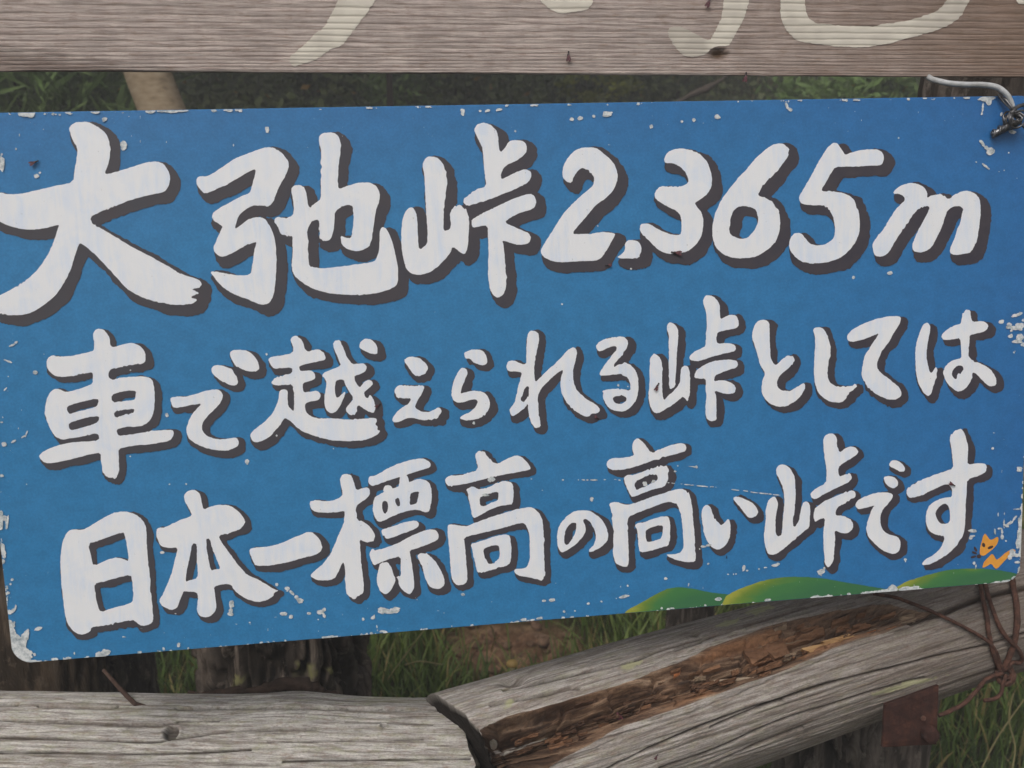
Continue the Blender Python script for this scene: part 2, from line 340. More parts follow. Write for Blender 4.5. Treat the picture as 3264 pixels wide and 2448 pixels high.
g(2, ["J 1045,640 1060,550 1090,460 1120,395 1160,378 1188,410 1180,480 1160,570 1148,660 1155,760 1185,860 1215,835 1240,795 1255,830 1240,900 1215,980 1195,1050 1165,1078 1120,1040 1075,960 1050,860 1045,750",
      "J 1475,380 1490,300 1520,255 1565,265 1565,320 1585,375 1650,365 1710,375 1738,405 1720,450 1660,475 1590,488 1555,505 1555,560 1545,640 1550,700 1585,745 1650,760 1720,795 1780,850 1810,920 1805,970 1755,985 1710,960 1660,905 1605,850 1580,870 1580,910 1540,980 1490,1025 1440,1030 1380,990 1325,920 1308,850 1320,800 1370,750 1430,725 1478,720 1478,640 1470,520 1400,540 1310,548 1288,505 1330,455 1400,415 1470,390"],
  ["J 1385,870 1400,820 1440,785 1485,785 1500,815 1480,850 1445,870 1440,910 1410,912"])
# third line
g(3, ["K 525,540 560,490 610,475 670,485 740,450 830,395 920,345 1000,328 1070,340 1140,375 1185,430 1198,520 1200,620 1210,750 1220,880 1235,1000 1245,1100 1253,1200 1245,1240 1190,1265 1140,1260 1090,1215 1020,1225 900,1255 800,1268 748,1275 735,1315 680,1338 620,1325 565,1270 540,1210 525,1120 510,1000 500,880 495,750 500,640"],
  ["K 722,595 800,570 900,535 1005,500 1020,520 1040,620 1055,740 1010,720 950,705 880,725 765,780 745,700", "K 770,920 850,905 950,875 1070,845 1080,900 1090,1000 1085,1075 1000,1100 900,1125 825,1155 795,1090 780,1000"])
g(3, ["K 1500,200 1530,165 1580,152 1620,170 | L 115,380 125,440 150,520 200,490 270,470 360,470 430,495 490,545 540,620 525,670 470,710 380,740 285,758 320,830 380,910 450,1010 510,1080 560,1135 650,1170 740,1220 820,1270 855,1280 815,1295 800,1335 740,1370 660,1388 580,1370 500,1330 430,1270 410,1225 340,1215 240,1240 250,1300 265,1390 265,1450 230,1510 170,1535 110,1518 80,1470 90,1400 95,1310 60,1290 0,1290 | K 1500,980 1490,1010 1470,1060 1440,1125 1400,1135 1330,1110 1298,1060 1330,1010 1370,920 1410,810 1435,700 1455,625 1380,630 1310,615 1280,540 1275,485 1300,462 1350,462 1430,420 1500,390 1570,370 1545,310 1510,250"],
  ["K 1572,592 1612,600 1605,700 1615,800 1615,875 1560,890 1512,905 1525,820 1550,700", "L 170,790 205,790 230,890 270,990 310,1075 260,1080 215,1090 195,1000 175,880"])
g(3, ["L 580,890 620,872 720,868 830,850 950,800 1060,755 1120,728 1170,725 1200,755 1240,790 1260,830 1275,870 1250,910 1200,945 1100,965 1000,995 880,1025 760,1045 640,1048 610,1000 585,940"])
g(3, ["L 1435,220 1460,182 1515,178 1550,205 1565,260 1590,335 1640,310 1700,305 1720,345 1700,400 1640,440 1590,480 1585,540 1600,610 1650,625 1700,660 1745,710 1765,770 1745,815 1700,825 1660,815 1618,795 1625,880 1630,980 1640,1080 1655,1180 1660,1270 1645,1310 1605,1325 1580,1362 1530,1345 1490,1300 1485,1220 1482,1120 1478,1050 1465,1005 1440,1050 1410,1120 1380,1170 1300,1185 1210,1180 1145,1140 1200,1090 1280,1020 1340,940 1380,850 1420,750 1470,650 1475,560 1480,525 1400,540 1300,545 1200,540 1160,510 1145,460 1165,430 1220,425 1290,438 1380,428 1455,390 1455,330 1440,270",
      "M -80,440 -65,408 -20,405 40,375 120,325 230,280 340,250 430,237 480,255 515,290 505,325 440,345 350,370 275,400 180,425 80,460 0,490 -40,500 -75,480",
      "M 225,400 285,395 310,450 300,500 205,520 215,470", "M 75,500 100,490 140,500 155,530 60,560",
      "M -30,640 -10,600 60,560 150,525 240,490 330,455 400,430 460,440 500,470 520,530 522,610 510,700 490,745 450,748 400,725 340,725 250,745 140,790 60,830 15,840 -20,790 -35,720",
      "M 45,915 90,898 180,870 280,835 370,823 405,850 395,890 330,920 230,955 150,985 95,1000 60,960",
      "M -66,1127 -45,1100 0,1108 80,1085 200,1040 320,975 430,925 520,905 575,925 590,970 575,1010 500,1045 400,1080 310,1110 320,1150 335,1250 350,1350 360,1440 340,1500 310,1525 250,1490 210,1430 205,1380 180,1355 235,1350 230,1260 230,1160 120,1190 30,1225 -30,1250 -55,1190",
      "M 35,1225 110,1215 140,1270 155,1330 180,1375 170,1420 130,1490 80,1528 35,1490 5,1430 5,1350 20,1290",
      "M 380,1155 420,1130 480,1140 550,1200 600,1280 640,1370 645,1430 600,1470 540,1470 490,1440 455,1360 440,1280 410,1210"],
  ["M 50,670 65,640 105,645 110,700 100,740 80,765 60,740", "M 170,630 205,610 220,640 222,690 195,690", "M 320,590 330,560 405,550 395,600 385,660 345,675 310,680"])
g(3, ["M 932,200 960,165 1010,172 1050,225 1110,290 1180,270 1260,230 1320,208 1370,225 1420,270 1455,320 1450,345 1370,360 1250,385 1130,405 1000,440 880,470 760,495 680,503 650,470 650,430 690,398 780,402 880,375 960,340 945,270",
      "M 845,530 910,500 960,530 1040,520 1120,480 1200,450 1260,458 1290,490 1295,570 1285,670 1240,675 1120,700 1020,750 930,805 900,780 890,700 870,620 860,560",
      "M 670,870 710,860 840,882 920,850 1030,810 1150,770 1280,730 1400,702 1480,700 1530,750 1565,810 1575,900 1580,1020 1582,1140 1585,1260 1588,1370 1545,1390 1480,1370 1400,1355 1330,1340 1297,1310 1310,1280 1380,1278 1420,1265 1445,1200 1450,1120 1445,1000 1435,920 1410,870 1385,845 1300,860 1180,900 1050,930 920,960 825,985 835,1060 845,1180 855,1290 858,1400 820,1430 765,1440 720,1400 700,1300 695,1180 685,1060 672,950",
      "M 890,1045 950,1030 1030,1005 1130,970 1220,955 1260,965 1270,1050 1275,1150 1265,1225 1225,1255 1160,1270 1060,1300 960,1325 940,1270 920,1180 905,1110"],
  ["M 970,610 1010,590 1080,565 1150,555 1150,600 1145,635 1080,660 1015,690 975,680", "M 1005,1100 1060,1070 1150,1053 1165,1100 1160,1180 1130,1208 1090,1240 1050,1225 1020,1170"])
g(3, ["M 1740,850 1800,780 1870,735 | N 20,845 80,850 150,890 210,945 250,1020 262,1080 250,1140 200,1190 130,1230 80,1245 80,1215 130,1170 148,1090 135,1040 110,995 95,960 50,925 20,935 | M 1970,870 1975,930 1940,990 1880,1050 1800,1105 1750,1132 1715,1090 1705,1010 1705,940 1720,890"],
  ["M 1800,880 1850,845 1888,850 1885,910 1860,980 1800,1065 1770,1030 1775,950"])
g(3, ["N 487,240 500,195 535,165 580,190 620,240 662,305 740,275 840,235 940,212 985,220 1000,250 995,285 940,305 840,330 740,360 620,400 500,440 400,465 320,470 260,450 242,415 260,375 310,350 380,355 450,345 510,330 490,280",
      "N 405,540 450,510 500,515 570,490 650,460 740,432 800,425 830,460 830,520 815,580 790,625 700,645 600,680 490,725 460,690 440,640 420,590",
      "N 268,785 330,765 440,800 540,770 650,730 770,690 880,655 950,642 1010,665 1040,730 1055,830 1065,950 1075,1080 1080,1200 1090,1290 1080,1335 1000,1338 900,1315 840,1290 800,1262 870,1262 930,1255 970,1215 970,1120 965,1020 950,900 930,820 900,785 850,765 760,785 640,830 540,870 445,910 445,1000 450,1120 455,1250 455,1340 440,1385 380,1375 330,1345 305,1260 310,1150 310,1030 300,900 285,830",
      "N 510,990 540,965 590,965 680,930 760,905 820,905 845,940 845,1030 845,1120 830,1180 760,1200 660,1230 560,1250 545,1180 540,1090 535,1030"],
  ["N 515,580 560,550 650,510 725,505 730,540 715,575 640,605 580,635 530,660 512,620", "N 610,1045 650,1015 720,990 780,990 775,1050 765,1110 700,1135 650,1145 620,1140"])
g(3, ["N 1145,850 1160,810 1190,795 1225,815 1240,860 1260,910 1290,955 1325,990 1360,965 1395,925 1415,970 1418,1050 1400,1130 1360,1190 1300,1222 1250,1205 1200,1150 1165,1070 1155,990 1142,920",
      "N 1437,735 1475,712 1540,735 1610,770 1660,815 1680,855 1665,895 1620,920 1585,915 1550,880 1510,820 1460,770"])
g(3, ["N 1745,850 1765,765 1800,728 1835,718 1862,765 1865,800 1845,880 1838,980 1842,1070 1865,1100 1900,1075 1905,980 1915,880 1925,780 1920,680 1900,600 1850,510 1842,460 1870,420 1920,410 1970,440 | O 150,520 180,580 185,660 182,760 175,860 165,940 175,985 215,930 220,870 240,790 270,768 300,790 305,860 300,940 300,985 240,1030 160,1100 80,1170 10,1215 | N 1770,1260 1745,1200 1730,1110 1740,1000 1750,920",
      "O 412,270 425,230 465,208 505,215 525,250 525,310 550,370 590,335 640,315 680,325 703,355 690,385 630,425 570,460 535,490 540,570 590,550 630,540 650,565 640,600 570,640 490,675 410,715 345,758 312,740 308,700 350,665 435,622 440,540 430,440 415,340",
      "O 335,860 350,820 420,770 500,735 580,700 640,683 675,690 680,720 650,755 590,790 530,820 515,850 515,890 570,888 630,915 660,950 655,1000 620,1035 570,1035 505,1010 510,1060 508,1140 500,1200 500,1260 460,1322 425,1290 420,1200 412,1100 415,1010 430,905 380,920 345,945 333,910"])
g(3, ["O 953,470 975,435 1015,432 1060,455 1088,490 1085,520 1050,530 1010,508 975,490", "O 908,572 950,560 1000,570 1030,605 1028,645 990,665 950,650 925,620",
      "O 678,790 700,760 770,725 850,700 930,695 985,710 985,740 950,790 910,830 885,890 885,960 910,1020 970,1050 1030,1065 1050,1100 1050,1160 1020,1200 970,1205 900,1175 830,1115 780,1060 765,1000 780,930 800,870 825,820 840,805 780,820 710,838 680,820"])
g(3, ["O 1455,250 1480,205 1540,170 1570,195 1590,240 1610,310 1605,400 1605,470 1680,455 1740,455 1765,480 1755,530 1700,560 1600,590 1598,680 1590,780 1588,880 1582,980 1570,1050 1530,1120 1450,1200 1360,1260 1280,1295 1222,1298 1250,1255 1330,1210 1390,1150 1420,1060 1350,1050 1290,1020 1260,960 1260,870 1290,800 1360,755 1430,740 1475,735 1480,680 1470,660 1440,625 1370,650 1270,700 1180,735 1130,745 1100,715 1100,670 1170,620 1280,570 1400,530 1485,500 1480,420 1470,330"],
  ["O 1340,860 1370,810 1420,788 1450,810 1460,880 1455,950 1410,962 1370,945 1345,905"])

def chaikin(P, w=0.22):
    Q = np.roll(P, -1, axis=0)
    A = P * (1 - w) + Q * w
    B = P * w + Q * (1 - w)
    return np.stack([A, B], 1).reshape(-1, 2)

def sdf_poly(P, X, Y):
    """signed distance (negative inside) of polygon P on the arrays X, Y"""
    d2 = np.full(X.shape, 1e18); inside = np.zeros(X.shape, bool)
    n = len(P)
    for i in range(n):
        ax, ay = P[i]; bx, by = P[(i + 1) % n]
        ex, ey = bx - ax, by - ay
        L = ex * ex + ey * ey
        if L < 1e-9: continue
        wx = X - ax; wy = Y - ay
        t = np.clip((wx * ex + wy * ey) / L, 0, 1)
        dx = wx - t * ex; dy = wy - t * ey
        np.minimum(d2, dx * dx + dy * dy, out=d2)
        c = ((ay > Y) != (by > Y))
        with np.errstate(divide='ignore', invalid='ignore'):
            xi = ax + (Y - ay) * ex / (ey if ey != 0 else 1e-12)
        inside ^= c & (X < xi)
    d = np.sqrt(d2)
    return np.where(inside, -d, d)

def march(Fd, X, Y, mapper):
    """filled region Fd<0 on a regular grid -> (V, loops, starts); mapper(px, py) -> (n,3)"""
    h, w = Fd.shape
    neg = Fd < 0
    full = neg[:-1, :-1] & neg[:-1, 1:] & neg[1:, :-1] & neg[1:, 1:]
    anyn = neg[:-1, :-1] | neg[:-1, 1:] | neg[1:, :-1] | neg[1:, 1:]
    idx = np.arange(h * w).reshape(h, w)
    i, j = np.nonzero(full)
    Qf = np.stack([idx[i, j], idx[i + 1, j], idx[i + 1, j + 1], idx[i, j + 1]], 1)
    used, inv = np.unique(Qf.ravel(), return_inverse=True)
    vx = [X.ravel()[used]]; vy = [Y.ravel()[used]]
    loops = [inv]; starts = [np.arange(len(Qf)) * 4]
    nv = len(used); nl = len(Qf) * 4
    i, j = np.nonzero(anyn & ~full)
    for tri in (((0, 0), (1, 0), (1, 1)), ((0, 0), (1, 1), (0, 1))):
        I = np.stack([i + a for a, b in tri], 1); J = np.stack([j + b for a, b in tri], 1)
        f = Fd[I, J]; x = X[I, J]; y = Y[I, J]
        ng = f < 0; cnt = ng.sum(1)
        m = cnt == 3
        if m.any():
            k = m.sum()
            vx.append(x[m].ravel()); vy.append(y[m].ravel())
            loops.append(np.arange(k * 3) + nv); starts.append(np.arange(k) * 3 + nl); nv += k * 3; nl += k * 3
        for want, nvert in ((1, 3), (2, 4)):
            m = cnt == want
            if not m.any(): continue
            ff = f[m]; xx = x[m]; yy = y[m]; nn = ng[m]
            # rotate so that the odd vertex (the single negative, or the single positive) is first
            odd = np.argmax(nn if want == 1 else ~nn, axis=1)
            r = (odd[:, None] + np.arange(3)[None, :]) % 3
            a = np.arange(len(r))[:, None]
            ff = ff[a, r]; xx = xx[a, r]; yy = yy[a, r]
            t1 = ff[:, 0] / (ff[:, 0] - ff[:, 1]); t2 = ff[:, 0] / (ff[:, 0] - ff[:, 2])
            c1x = xx[:, 0] + t1 * (xx[:, 1] - xx[:, 0]); c1y = yy[:, 0] + t1 * (yy[:, 1] - yy[:, 0])
            c2x = xx[:, 0] + t2 * (xx[:, 2] - xx[:, 0]); c2y = yy[:, 0] + t2 * (yy[:, 2] - yy[:, 0])
            if want == 1:
                px = np.stack([xx[:, 0], c1x, c2x], 1); py = np.stack([yy[:, 0], c1y, c2y], 1)
            else:
                px = np.stack([c1x, xx[:, 1], xx[:, 2], c2x], 1); py = np.stack([c1y, yy[:, 1], yy[:, 2], c2y], 1)
            k = len(px)
            vx.append(px.ravel()); vy.append(py.ravel())
            loops.append(np.arange(k * nvert) + nv); starts.append(np.arange(k) * nvert + nl); nv += k * nvert; nl += k * nvert
    PX = np.concatenate(vx); PY = np.concatenate(vy)
    return mapper(PX, PY), np.concatenate(loops), np.concatenate(starts), PX, PY

def field(outs, holes=(), step=2.2, pad=50, rag=1.2, seed=0, smooth=1):
    """grid and signed distance field of a set of outlines given as text"""
    O = [poly(t) for t in outs]; Hh = [poly(t) for t in holes]
    allp = np.vstack(O)
    x0, y0 = allp.min(0) - pad; x1, y1 = allp.max(0) + pad
    xs = np.arange(x0, x1, step); ys = np.arange(y0, y1, step)
    X, Y = np.meshgrid(xs, ys)
    D = None
    for P in O:
        for _ in range(smooth): P = chaikin(P)
        d = sdf_poly(P, X, Y)
        D = d if D is None else np.minimum(D, d)
    for P in Hh:
        for _ in range(smooth): P = chaikin(P)
        D = np.maximum(D, -sdf_poly(P, X, Y))
    D = D + rag * fbm(X / 9.0, Y / 9.0, 0, seed, 3)
    return X, Y, D

def dilate_shift(X, Y, D, dx, dy, r, step):
    """sample the field at (x-dx, y-dy) and grow it by r"""
    sx = dx / step; sy = dy / step
    h, w = D.shape
    ii = np.clip(np.arange(h) - sy, 0, h - 1); jj = np.clip(np.arange(w) - sx, 0, w - 1)
    i0 = np.floor(ii).astype(int); j0 = np.floor(jj).astype(int)
    i1 = np.minimum(i0 + 1, h - 1); j1 = np.minimum(j0 + 1, w - 1)
    ti = (ii - i0)[:, None]; tj = (jj - j0)[None, :]
    S = (D[np.ix_(i0, j0)] * (1 - ti) * (1 - tj) + D[np.ix_(i1, j0)] * ti * (1 - tj)
         + D[np.ix_(i0, j1)] * (1 - ti) * tj + D[np.ix_(i1, j1)] * ti * tj)
    return S - r
# ------------------------------------------------------------------ the sign's plane
def unit(v): return v / np.linalg.norm(v)
cu = np.array([25170.0, -1312.0, F]); cv = np.array([1318.0, 22362.0, F])
to_w = lambda c: RIGHT * c[0] - UP * c[1] + FWD * c[2]
SU = unit(to_w(cu)); SV = to_w(cv); SV = unit(SV - SU * (SV @ SU))     # along the sign, down the sign
SN = -np.cross(SU, SV)
if SN @ FWD > 0: SN = -SN                                               # towards the viewer
SO = W(1632, 1224, 0.98)

def ray_plane(px, py, O, N):
    px = np.asarray(px, float); py = np.asarray(py, float)
    d = FWD + RIGHT * ((px - 1632) / F)[..., None] - UP * ((py - 1224) / F)[..., None]
    t = ((O - CAMP) @ N) / (d @ N)
    return CAMP + d * t[..., None]

def sign_uv(px, py):
    P = ray_plane(px, py, SO, SN) - SO
    return P @ SU, P @ SV

u_l = sign_uv(0, 1734)[0]; u_r = sign_uv(3263, 1500)[0]
v_t = sign_uv(1632, 332)[1]; v_b = sign_uv(1632, 1985.5)[1]
SIGN_M = Matrix(((SU[0], -SV[0], SN[0], SO[0]), (SU[1], -SV[1], SN[1], SO[1]), (SU[2], -SV[2], SN[2], SO[2]), (0, 0, 0, 1)))

def sign_map(h):
    def f(px, py):
        u, v = sign_uv(px, py)
        # paint stops at the edge of the sheet
        u = np.clip(u, u_l + 0.0006, u_r - 0.0006); v = np.clip(v, v_t + 0.0006, v_b - 0.0006)
        return np.stack([u, -v, np.full_like(u, h)], 1)
    return f

def corner_clip(px, py):
    """distance (photograph pixels, about) outside the rounded sheet; negative inside"""
    u, v = sign_uv(px, py)
    cx = (u_l + u_r) / 2; cy = (v_t + v_b) / 2; hw = (u_r - u_l) / 2; hh = (v_b - v_t) / 2; r = 0.020
    qx = np.abs(u - cx) - hw + r; qy = np.abs(v - cy) - hh + r
    d = np.hypot(np.maximum(qx, 0), np.maximum(qy, 0)) + np.minimum(np.maximum(qx, qy), 0) - r
    return d * 2950

# ---- materials of the sign
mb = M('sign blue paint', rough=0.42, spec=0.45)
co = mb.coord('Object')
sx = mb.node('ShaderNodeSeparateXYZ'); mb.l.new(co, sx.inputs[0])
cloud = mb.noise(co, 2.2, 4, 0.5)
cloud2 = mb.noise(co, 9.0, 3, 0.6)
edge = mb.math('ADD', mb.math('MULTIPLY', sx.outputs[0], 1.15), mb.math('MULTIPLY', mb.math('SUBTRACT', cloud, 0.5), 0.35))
base = mb.ramp(edge, [(0.0, srgb(50, 126, 178)), (0.30, srgb(48, 123, 178)), (0.55, srgb(44, 115, 174)), (0.85, srgb(38, 101, 164))])  # sky sheen painted into the blue: paler up to the middle, deeper rightwards
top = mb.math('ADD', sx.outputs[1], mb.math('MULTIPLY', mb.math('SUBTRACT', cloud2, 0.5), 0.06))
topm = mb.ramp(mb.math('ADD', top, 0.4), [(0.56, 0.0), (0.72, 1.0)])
base = mb.mix(mb.math('MULTIPLY', topm, 0.5), base, srgb(44, 96, 160))  # shade below the plank painted as a deeper blue along the top
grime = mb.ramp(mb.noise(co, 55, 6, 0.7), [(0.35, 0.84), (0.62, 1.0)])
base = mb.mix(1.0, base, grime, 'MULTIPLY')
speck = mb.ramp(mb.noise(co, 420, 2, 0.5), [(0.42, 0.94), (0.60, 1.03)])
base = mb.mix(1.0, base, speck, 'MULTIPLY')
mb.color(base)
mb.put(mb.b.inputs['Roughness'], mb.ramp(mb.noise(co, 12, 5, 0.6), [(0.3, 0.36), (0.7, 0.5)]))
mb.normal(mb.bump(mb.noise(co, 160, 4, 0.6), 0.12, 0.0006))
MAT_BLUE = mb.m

mw = M('white brush paint', rough=0.45, spec=0.4)
co = mw.coord('Object')
streak = mw.noise(mw.coord('Object', (150, 18, 1), rot=(0, 0, 0.35)), 1.0, 5, 0.65, 0.5)
thin = mw.noise(co, 26, 4, 0.6, 0.8)
wbase = mw.mix(mw.ramp(mw.math('MULTIPLY', streak, thin), [(0.20, 0.0), (0.40, 1.0)]), srgb(232, 233, 235), srgb(218, 226, 238))
wbase = mw.mix(mw.ramp(mw.noise(co, 300, 3, 0.6), [(0.70, 0.0), (0.76, 0.6)]), wbase, srgb(150, 152, 150))
mw.color(wbase)
mw.normal(mw.bump(streak, 0.6, 0.0006, mw.bump(mw.noise(co, 220, 3, 0.5), 0.2, 0.0004)))
MAT_WHITE = mw.m

mk = M('brown black shadow paint', rough=0.5, spec=0.4)
co = mk.coord('Object')
sx = mk.node('ShaderNodeSeparateXYZ'); mk.l.new(co, sx.inputs[0])
side = mk.ramp(mk.math('ADD', sx.outputs[0], 0.5), [(0.05, srgb(68, 68, 74)), (0.95, srgb(56, 52, 62))])
kb = mk.mix(mk.ramp(mk.noise(co, 34, 5, 0.7), [(0.35, 0.0), (0.7, 1.0)]), side, srgb(70, 64, 68))
mk.color(kb)
mk.normal(mk.bump(mk.noise(co, 260, 3, 0.5), 0.25, 0.0004))
MAT_SHADOW = mk.m

mp_ = M('bare white primer', rough=0.6, spec=0.3)
co = mp_.coord('Object')
mp_.color(mp_.mix(mp_.ramp(mp_.noise(co, 180, 5, 0.7), [(0.42, 0.0), (0.68, 1.0)]), srgb(214, 217, 216), srgb(140, 152, 158)))
MAT_PRIMER = mp_.m

# ---- the sheet itself: thin board with rounded corners
def rounded_rect(x0, x1, y0, y1, r, seg=10):
    pts = []
    for cx, cy, a0 in ((x1 - r, y1 - r, 0), (x0 + r, y1 - r, 90), (x0 + r, y0 + r, 180), (x1 - r, y0 + r, 270)):
        for k in range(seg + 1):
            a = math.radians(a0 + 90 * k / seg)
            pts.append((cx + r * math.cos(a), cy + r * math.sin(a)))
    return pts

sign = empty('blue_sign', matrix=SIGN_M)
tag(sign, 'blue painted sign board with three lines of white Japanese brush lettering', 'sign')
pts = rounded_rect(u_l, u_r, -v_b, -v_t, 0.020)
n = len(pts); T = 0.004; B = 0.0006
V = [(x, y, -B) for x, y in pts]
cx = (u_l + u_r) / 2; cy = -(v_t + v_b) / 2
ins = rounded_rect(u_l + B, u_r - B, -v_b + B, -v_t - B, 0.0194)
Vf = [(x, y, 0.0) for x, y in ins]; Vb = [(x, y, -T) for x, y in pts]
V = Vf + V + Vb
loops = list(range(n)); starts = [0]
for k in range(n):
    k2 = (k + 1) % n
    for a in (0, n):
        starts.append(len(loops)); loops += [a + n + k, a + n + k2, a + k2, a + k]
starts.append(len(loops)); loops += list(range(3 * n - 1, 2 * n - 1, -1))
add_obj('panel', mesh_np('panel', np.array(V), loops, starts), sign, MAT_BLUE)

# ---- painted hills (soft edged layers of green), flat on the sheet
HILLS = [
    [(1960, 1985), (2000, 1943), (2050, 1918), (2100, 1888), (2135, 1874), (2170, 1871), (2210, 1876), (2260, 1888), (2320, 1894), (2400, 1900), (2400, 1985)],
    [(2290, 1990), (2306, 1905), (2340, 1884), (2390, 1864), (2440, 1848), (2500, 1839), (2560, 1838), (2620, 1843), (2680, 1853), (2740, 1864), (2800, 1873), (2860, 1885), (2860, 1990)],
    [(2800, 1990), (2820, 1892), (2850, 1875), (2890, 1852), (2950, 1834), (3000, 1820), (3050, 1813), (3120, 1811), (3180, 1816), (3230, 1826), (3290, 1840), (3290, 1990)],
]
mh = M('hill paint', rough=0.45, spec=0.4)
co = mh.coord('Object')
tone = mh.attr('tone')
tn = mh.math('ADD', tone, mh.math('MULTIPLY', mh.math('SUBTRACT', mh.noise(mh.coord('Object', (30, 90, 1), rot=(0, 0, 0.35)), 1.0, 5, 0.6, 0.5), 0.5), 0.55))
mh.color(mh.ramp(tn, [(0.0, srgb(58, 110, 72)), (0.4, srgb(68, 122, 68)), (0.66, srgb(104, 132, 54)), (0.95, srgb(158, 160, 66))]))
mh.normal(mh.bump(mh.noise(co, 200, 3, 0.5), 0.2, 0.0004))
hills = []
for k, hp in enumerate(HILLS):
    P = np.array(hp, float)
    x0, y0 = P.min(0) - 6; x1, y1 = P.max(0) + 6
    X, Y = np.meshgrid(np.arange(x0, x1, 2.5), np.arange(y0, y1, 2.5))
    D = sdf_poly(chaikin(P), X, Y) + 1.2 * fbm(X / 14, Y / 14, 0, 40 + k, 3)
    D = np.maximum(D, corner_clip(X, Y) + 2)
    Vv, lo, st, px, py = march(D, X, Y, sign_map(0.00012 + 0.00007 * k))
    w = P[:, 0].max() - P[:, 0].min()
    t = (px - P[:, 0].min()) / w
    topy = np.interp(px, P[:, 0], P[:, 1])
    depth = (py - topy) / 80.0
    tn_ = 1.12 - 1.45 * t - 0.6 * depth + (0.45 * np.exp(-((t - 0.62) / 0.07) ** 2 - (depth / 0.18) ** 2) if k == 2 else 0)
    me = mesh_np('hill', Vv, lo, st, attrs={'tone': np.clip(tn_, 0, 1)})
    hills.append(add_obj('painted_hill', me, sign, mh.m))

# ---- painted fox
mo = M('fox orange paint', rough=0.5)
mo.color(mo.mix(mo.noise(mo.coord('Object'), 90, 4, 0.6), srgb(216, 140, 44), srgb(232, 168, 72)))
md = M('fox dark paint', rough=0.5); md.color(srgb(62, 44, 46))
def flat(name, outs, h, mat, parent, seed=0, rag=0.8, step=2.0, smooth=1):
    X, Y, D = field(outs, (), step, 8, rag, seed, smooth)
    Vv, lo, st, _, _ = march(D, X, Y, sign_map(h))
    return add_obj(name, mesh_np(name, Vv, lo, st), parent, mat)
fox = flat('painted_fox', ["O 1735,1060 1750,1035 1765,1055 1790,1092 1820,1085 1855,1060 1865,1085 1850,1130 1800,1180 1740,1225 1710,1215 1705,1190 1715,1130",
                           "O 1725,1325 1740,1275 1770,1240 1805,1205 1820,1210 1845,1258 1870,1240 1910,1205 1950,1175 1990,1165 2005,1180 1995,1205 1950,1225 1900,1275 1850,1332 1830,1325 1800,1282 1760,1312"],
           0.0004, mo.m, sign, 3)
def ell(tile, x, y, rx, ry, ang):
    a = math.radians(ang)
    return tile + ' ' + ' '.join('%.1f,%.1f' % (x + rx * math.cos(t) * math.cos(a) - ry * math.sin(t) * math.sin(a), y + rx * math.cos(t) * math.sin(a) + ry * math.sin(t) * math.cos(a))
                                 for t in np.linspace(0, 2 * math.pi, 14, endpoint=False))
flat('eye', [ell('O', 1738, 1132, 13, 19, -15)], 0.0005, md.m, fox)
flat('eye', [ell('O', 1795, 1152, 26, 12, -22)], 0.0005, md.m, fox)
flat('nose', [ell('O', 1700, 1226, 19, 17, 0)], 0.0005, md.m, fox)
for x, y, a in ((1671, 1166, 62), (1662, 1197, 22), (1654, 1230, -18)):
    flat('whisker', [ell('O', x, y, 24, 10, a)], 0.0005, md.m, fox)

# ---- the letters
SHIFT = {1: (17.5, 17.0, 17.0), 2: (13.2, 11.0, 11.2), 3: (11.8, 9.6, 10.0)}
STEP = 2.2
for k, (row, outs, holes) in enumerate(G):
    X, Y, D = field(outs, holes, STEP, 52, 1.5, 100 + k)
    # dry-brush fringe: fine fraying here and there
    fr = sstep(0.25, 0.6, fbm(X / 60, Y / 60, 0, 300 + k, 2)) * 3.0
    D = D + fr * vnoise(X / 5.0, Y / 14.0, 0, 400 + k)
    Dc = np.maximum(D, corner_clip(X, Y) + 2)
    Vv, lo, st, _, _ = march(Dc, X, Y, sign_map(0.00075))
    let = add_obj('letter', mesh_np('letter', Vv, lo, st), sign, MAT_WHITE)
    dx, dy, r = SHIFT[row]
    w = fbm(X / 45, Y / 45, 0, 500 + k, 3)
    S = dilate_shift(X, Y, D, dx, dy, r, STEP) - 7.0 * w + 1.5 * fbm(X / 8, Y / 8, 0, 600 + k, 2)
    S = np.maximum(S, -(D + 7))                       # only a little tucked under the white
    S = np.maximum(S, corner_clip(X, Y) + 2)
    Vv, lo, st, _, _ = march(S, X, Y, sign_map(0.00034 + 0.00005 * (k % 6)))
    add_obj('drop_shadow', mesh_np('drop_shadow', Vv, lo, st), let, MAT_SHADOW)

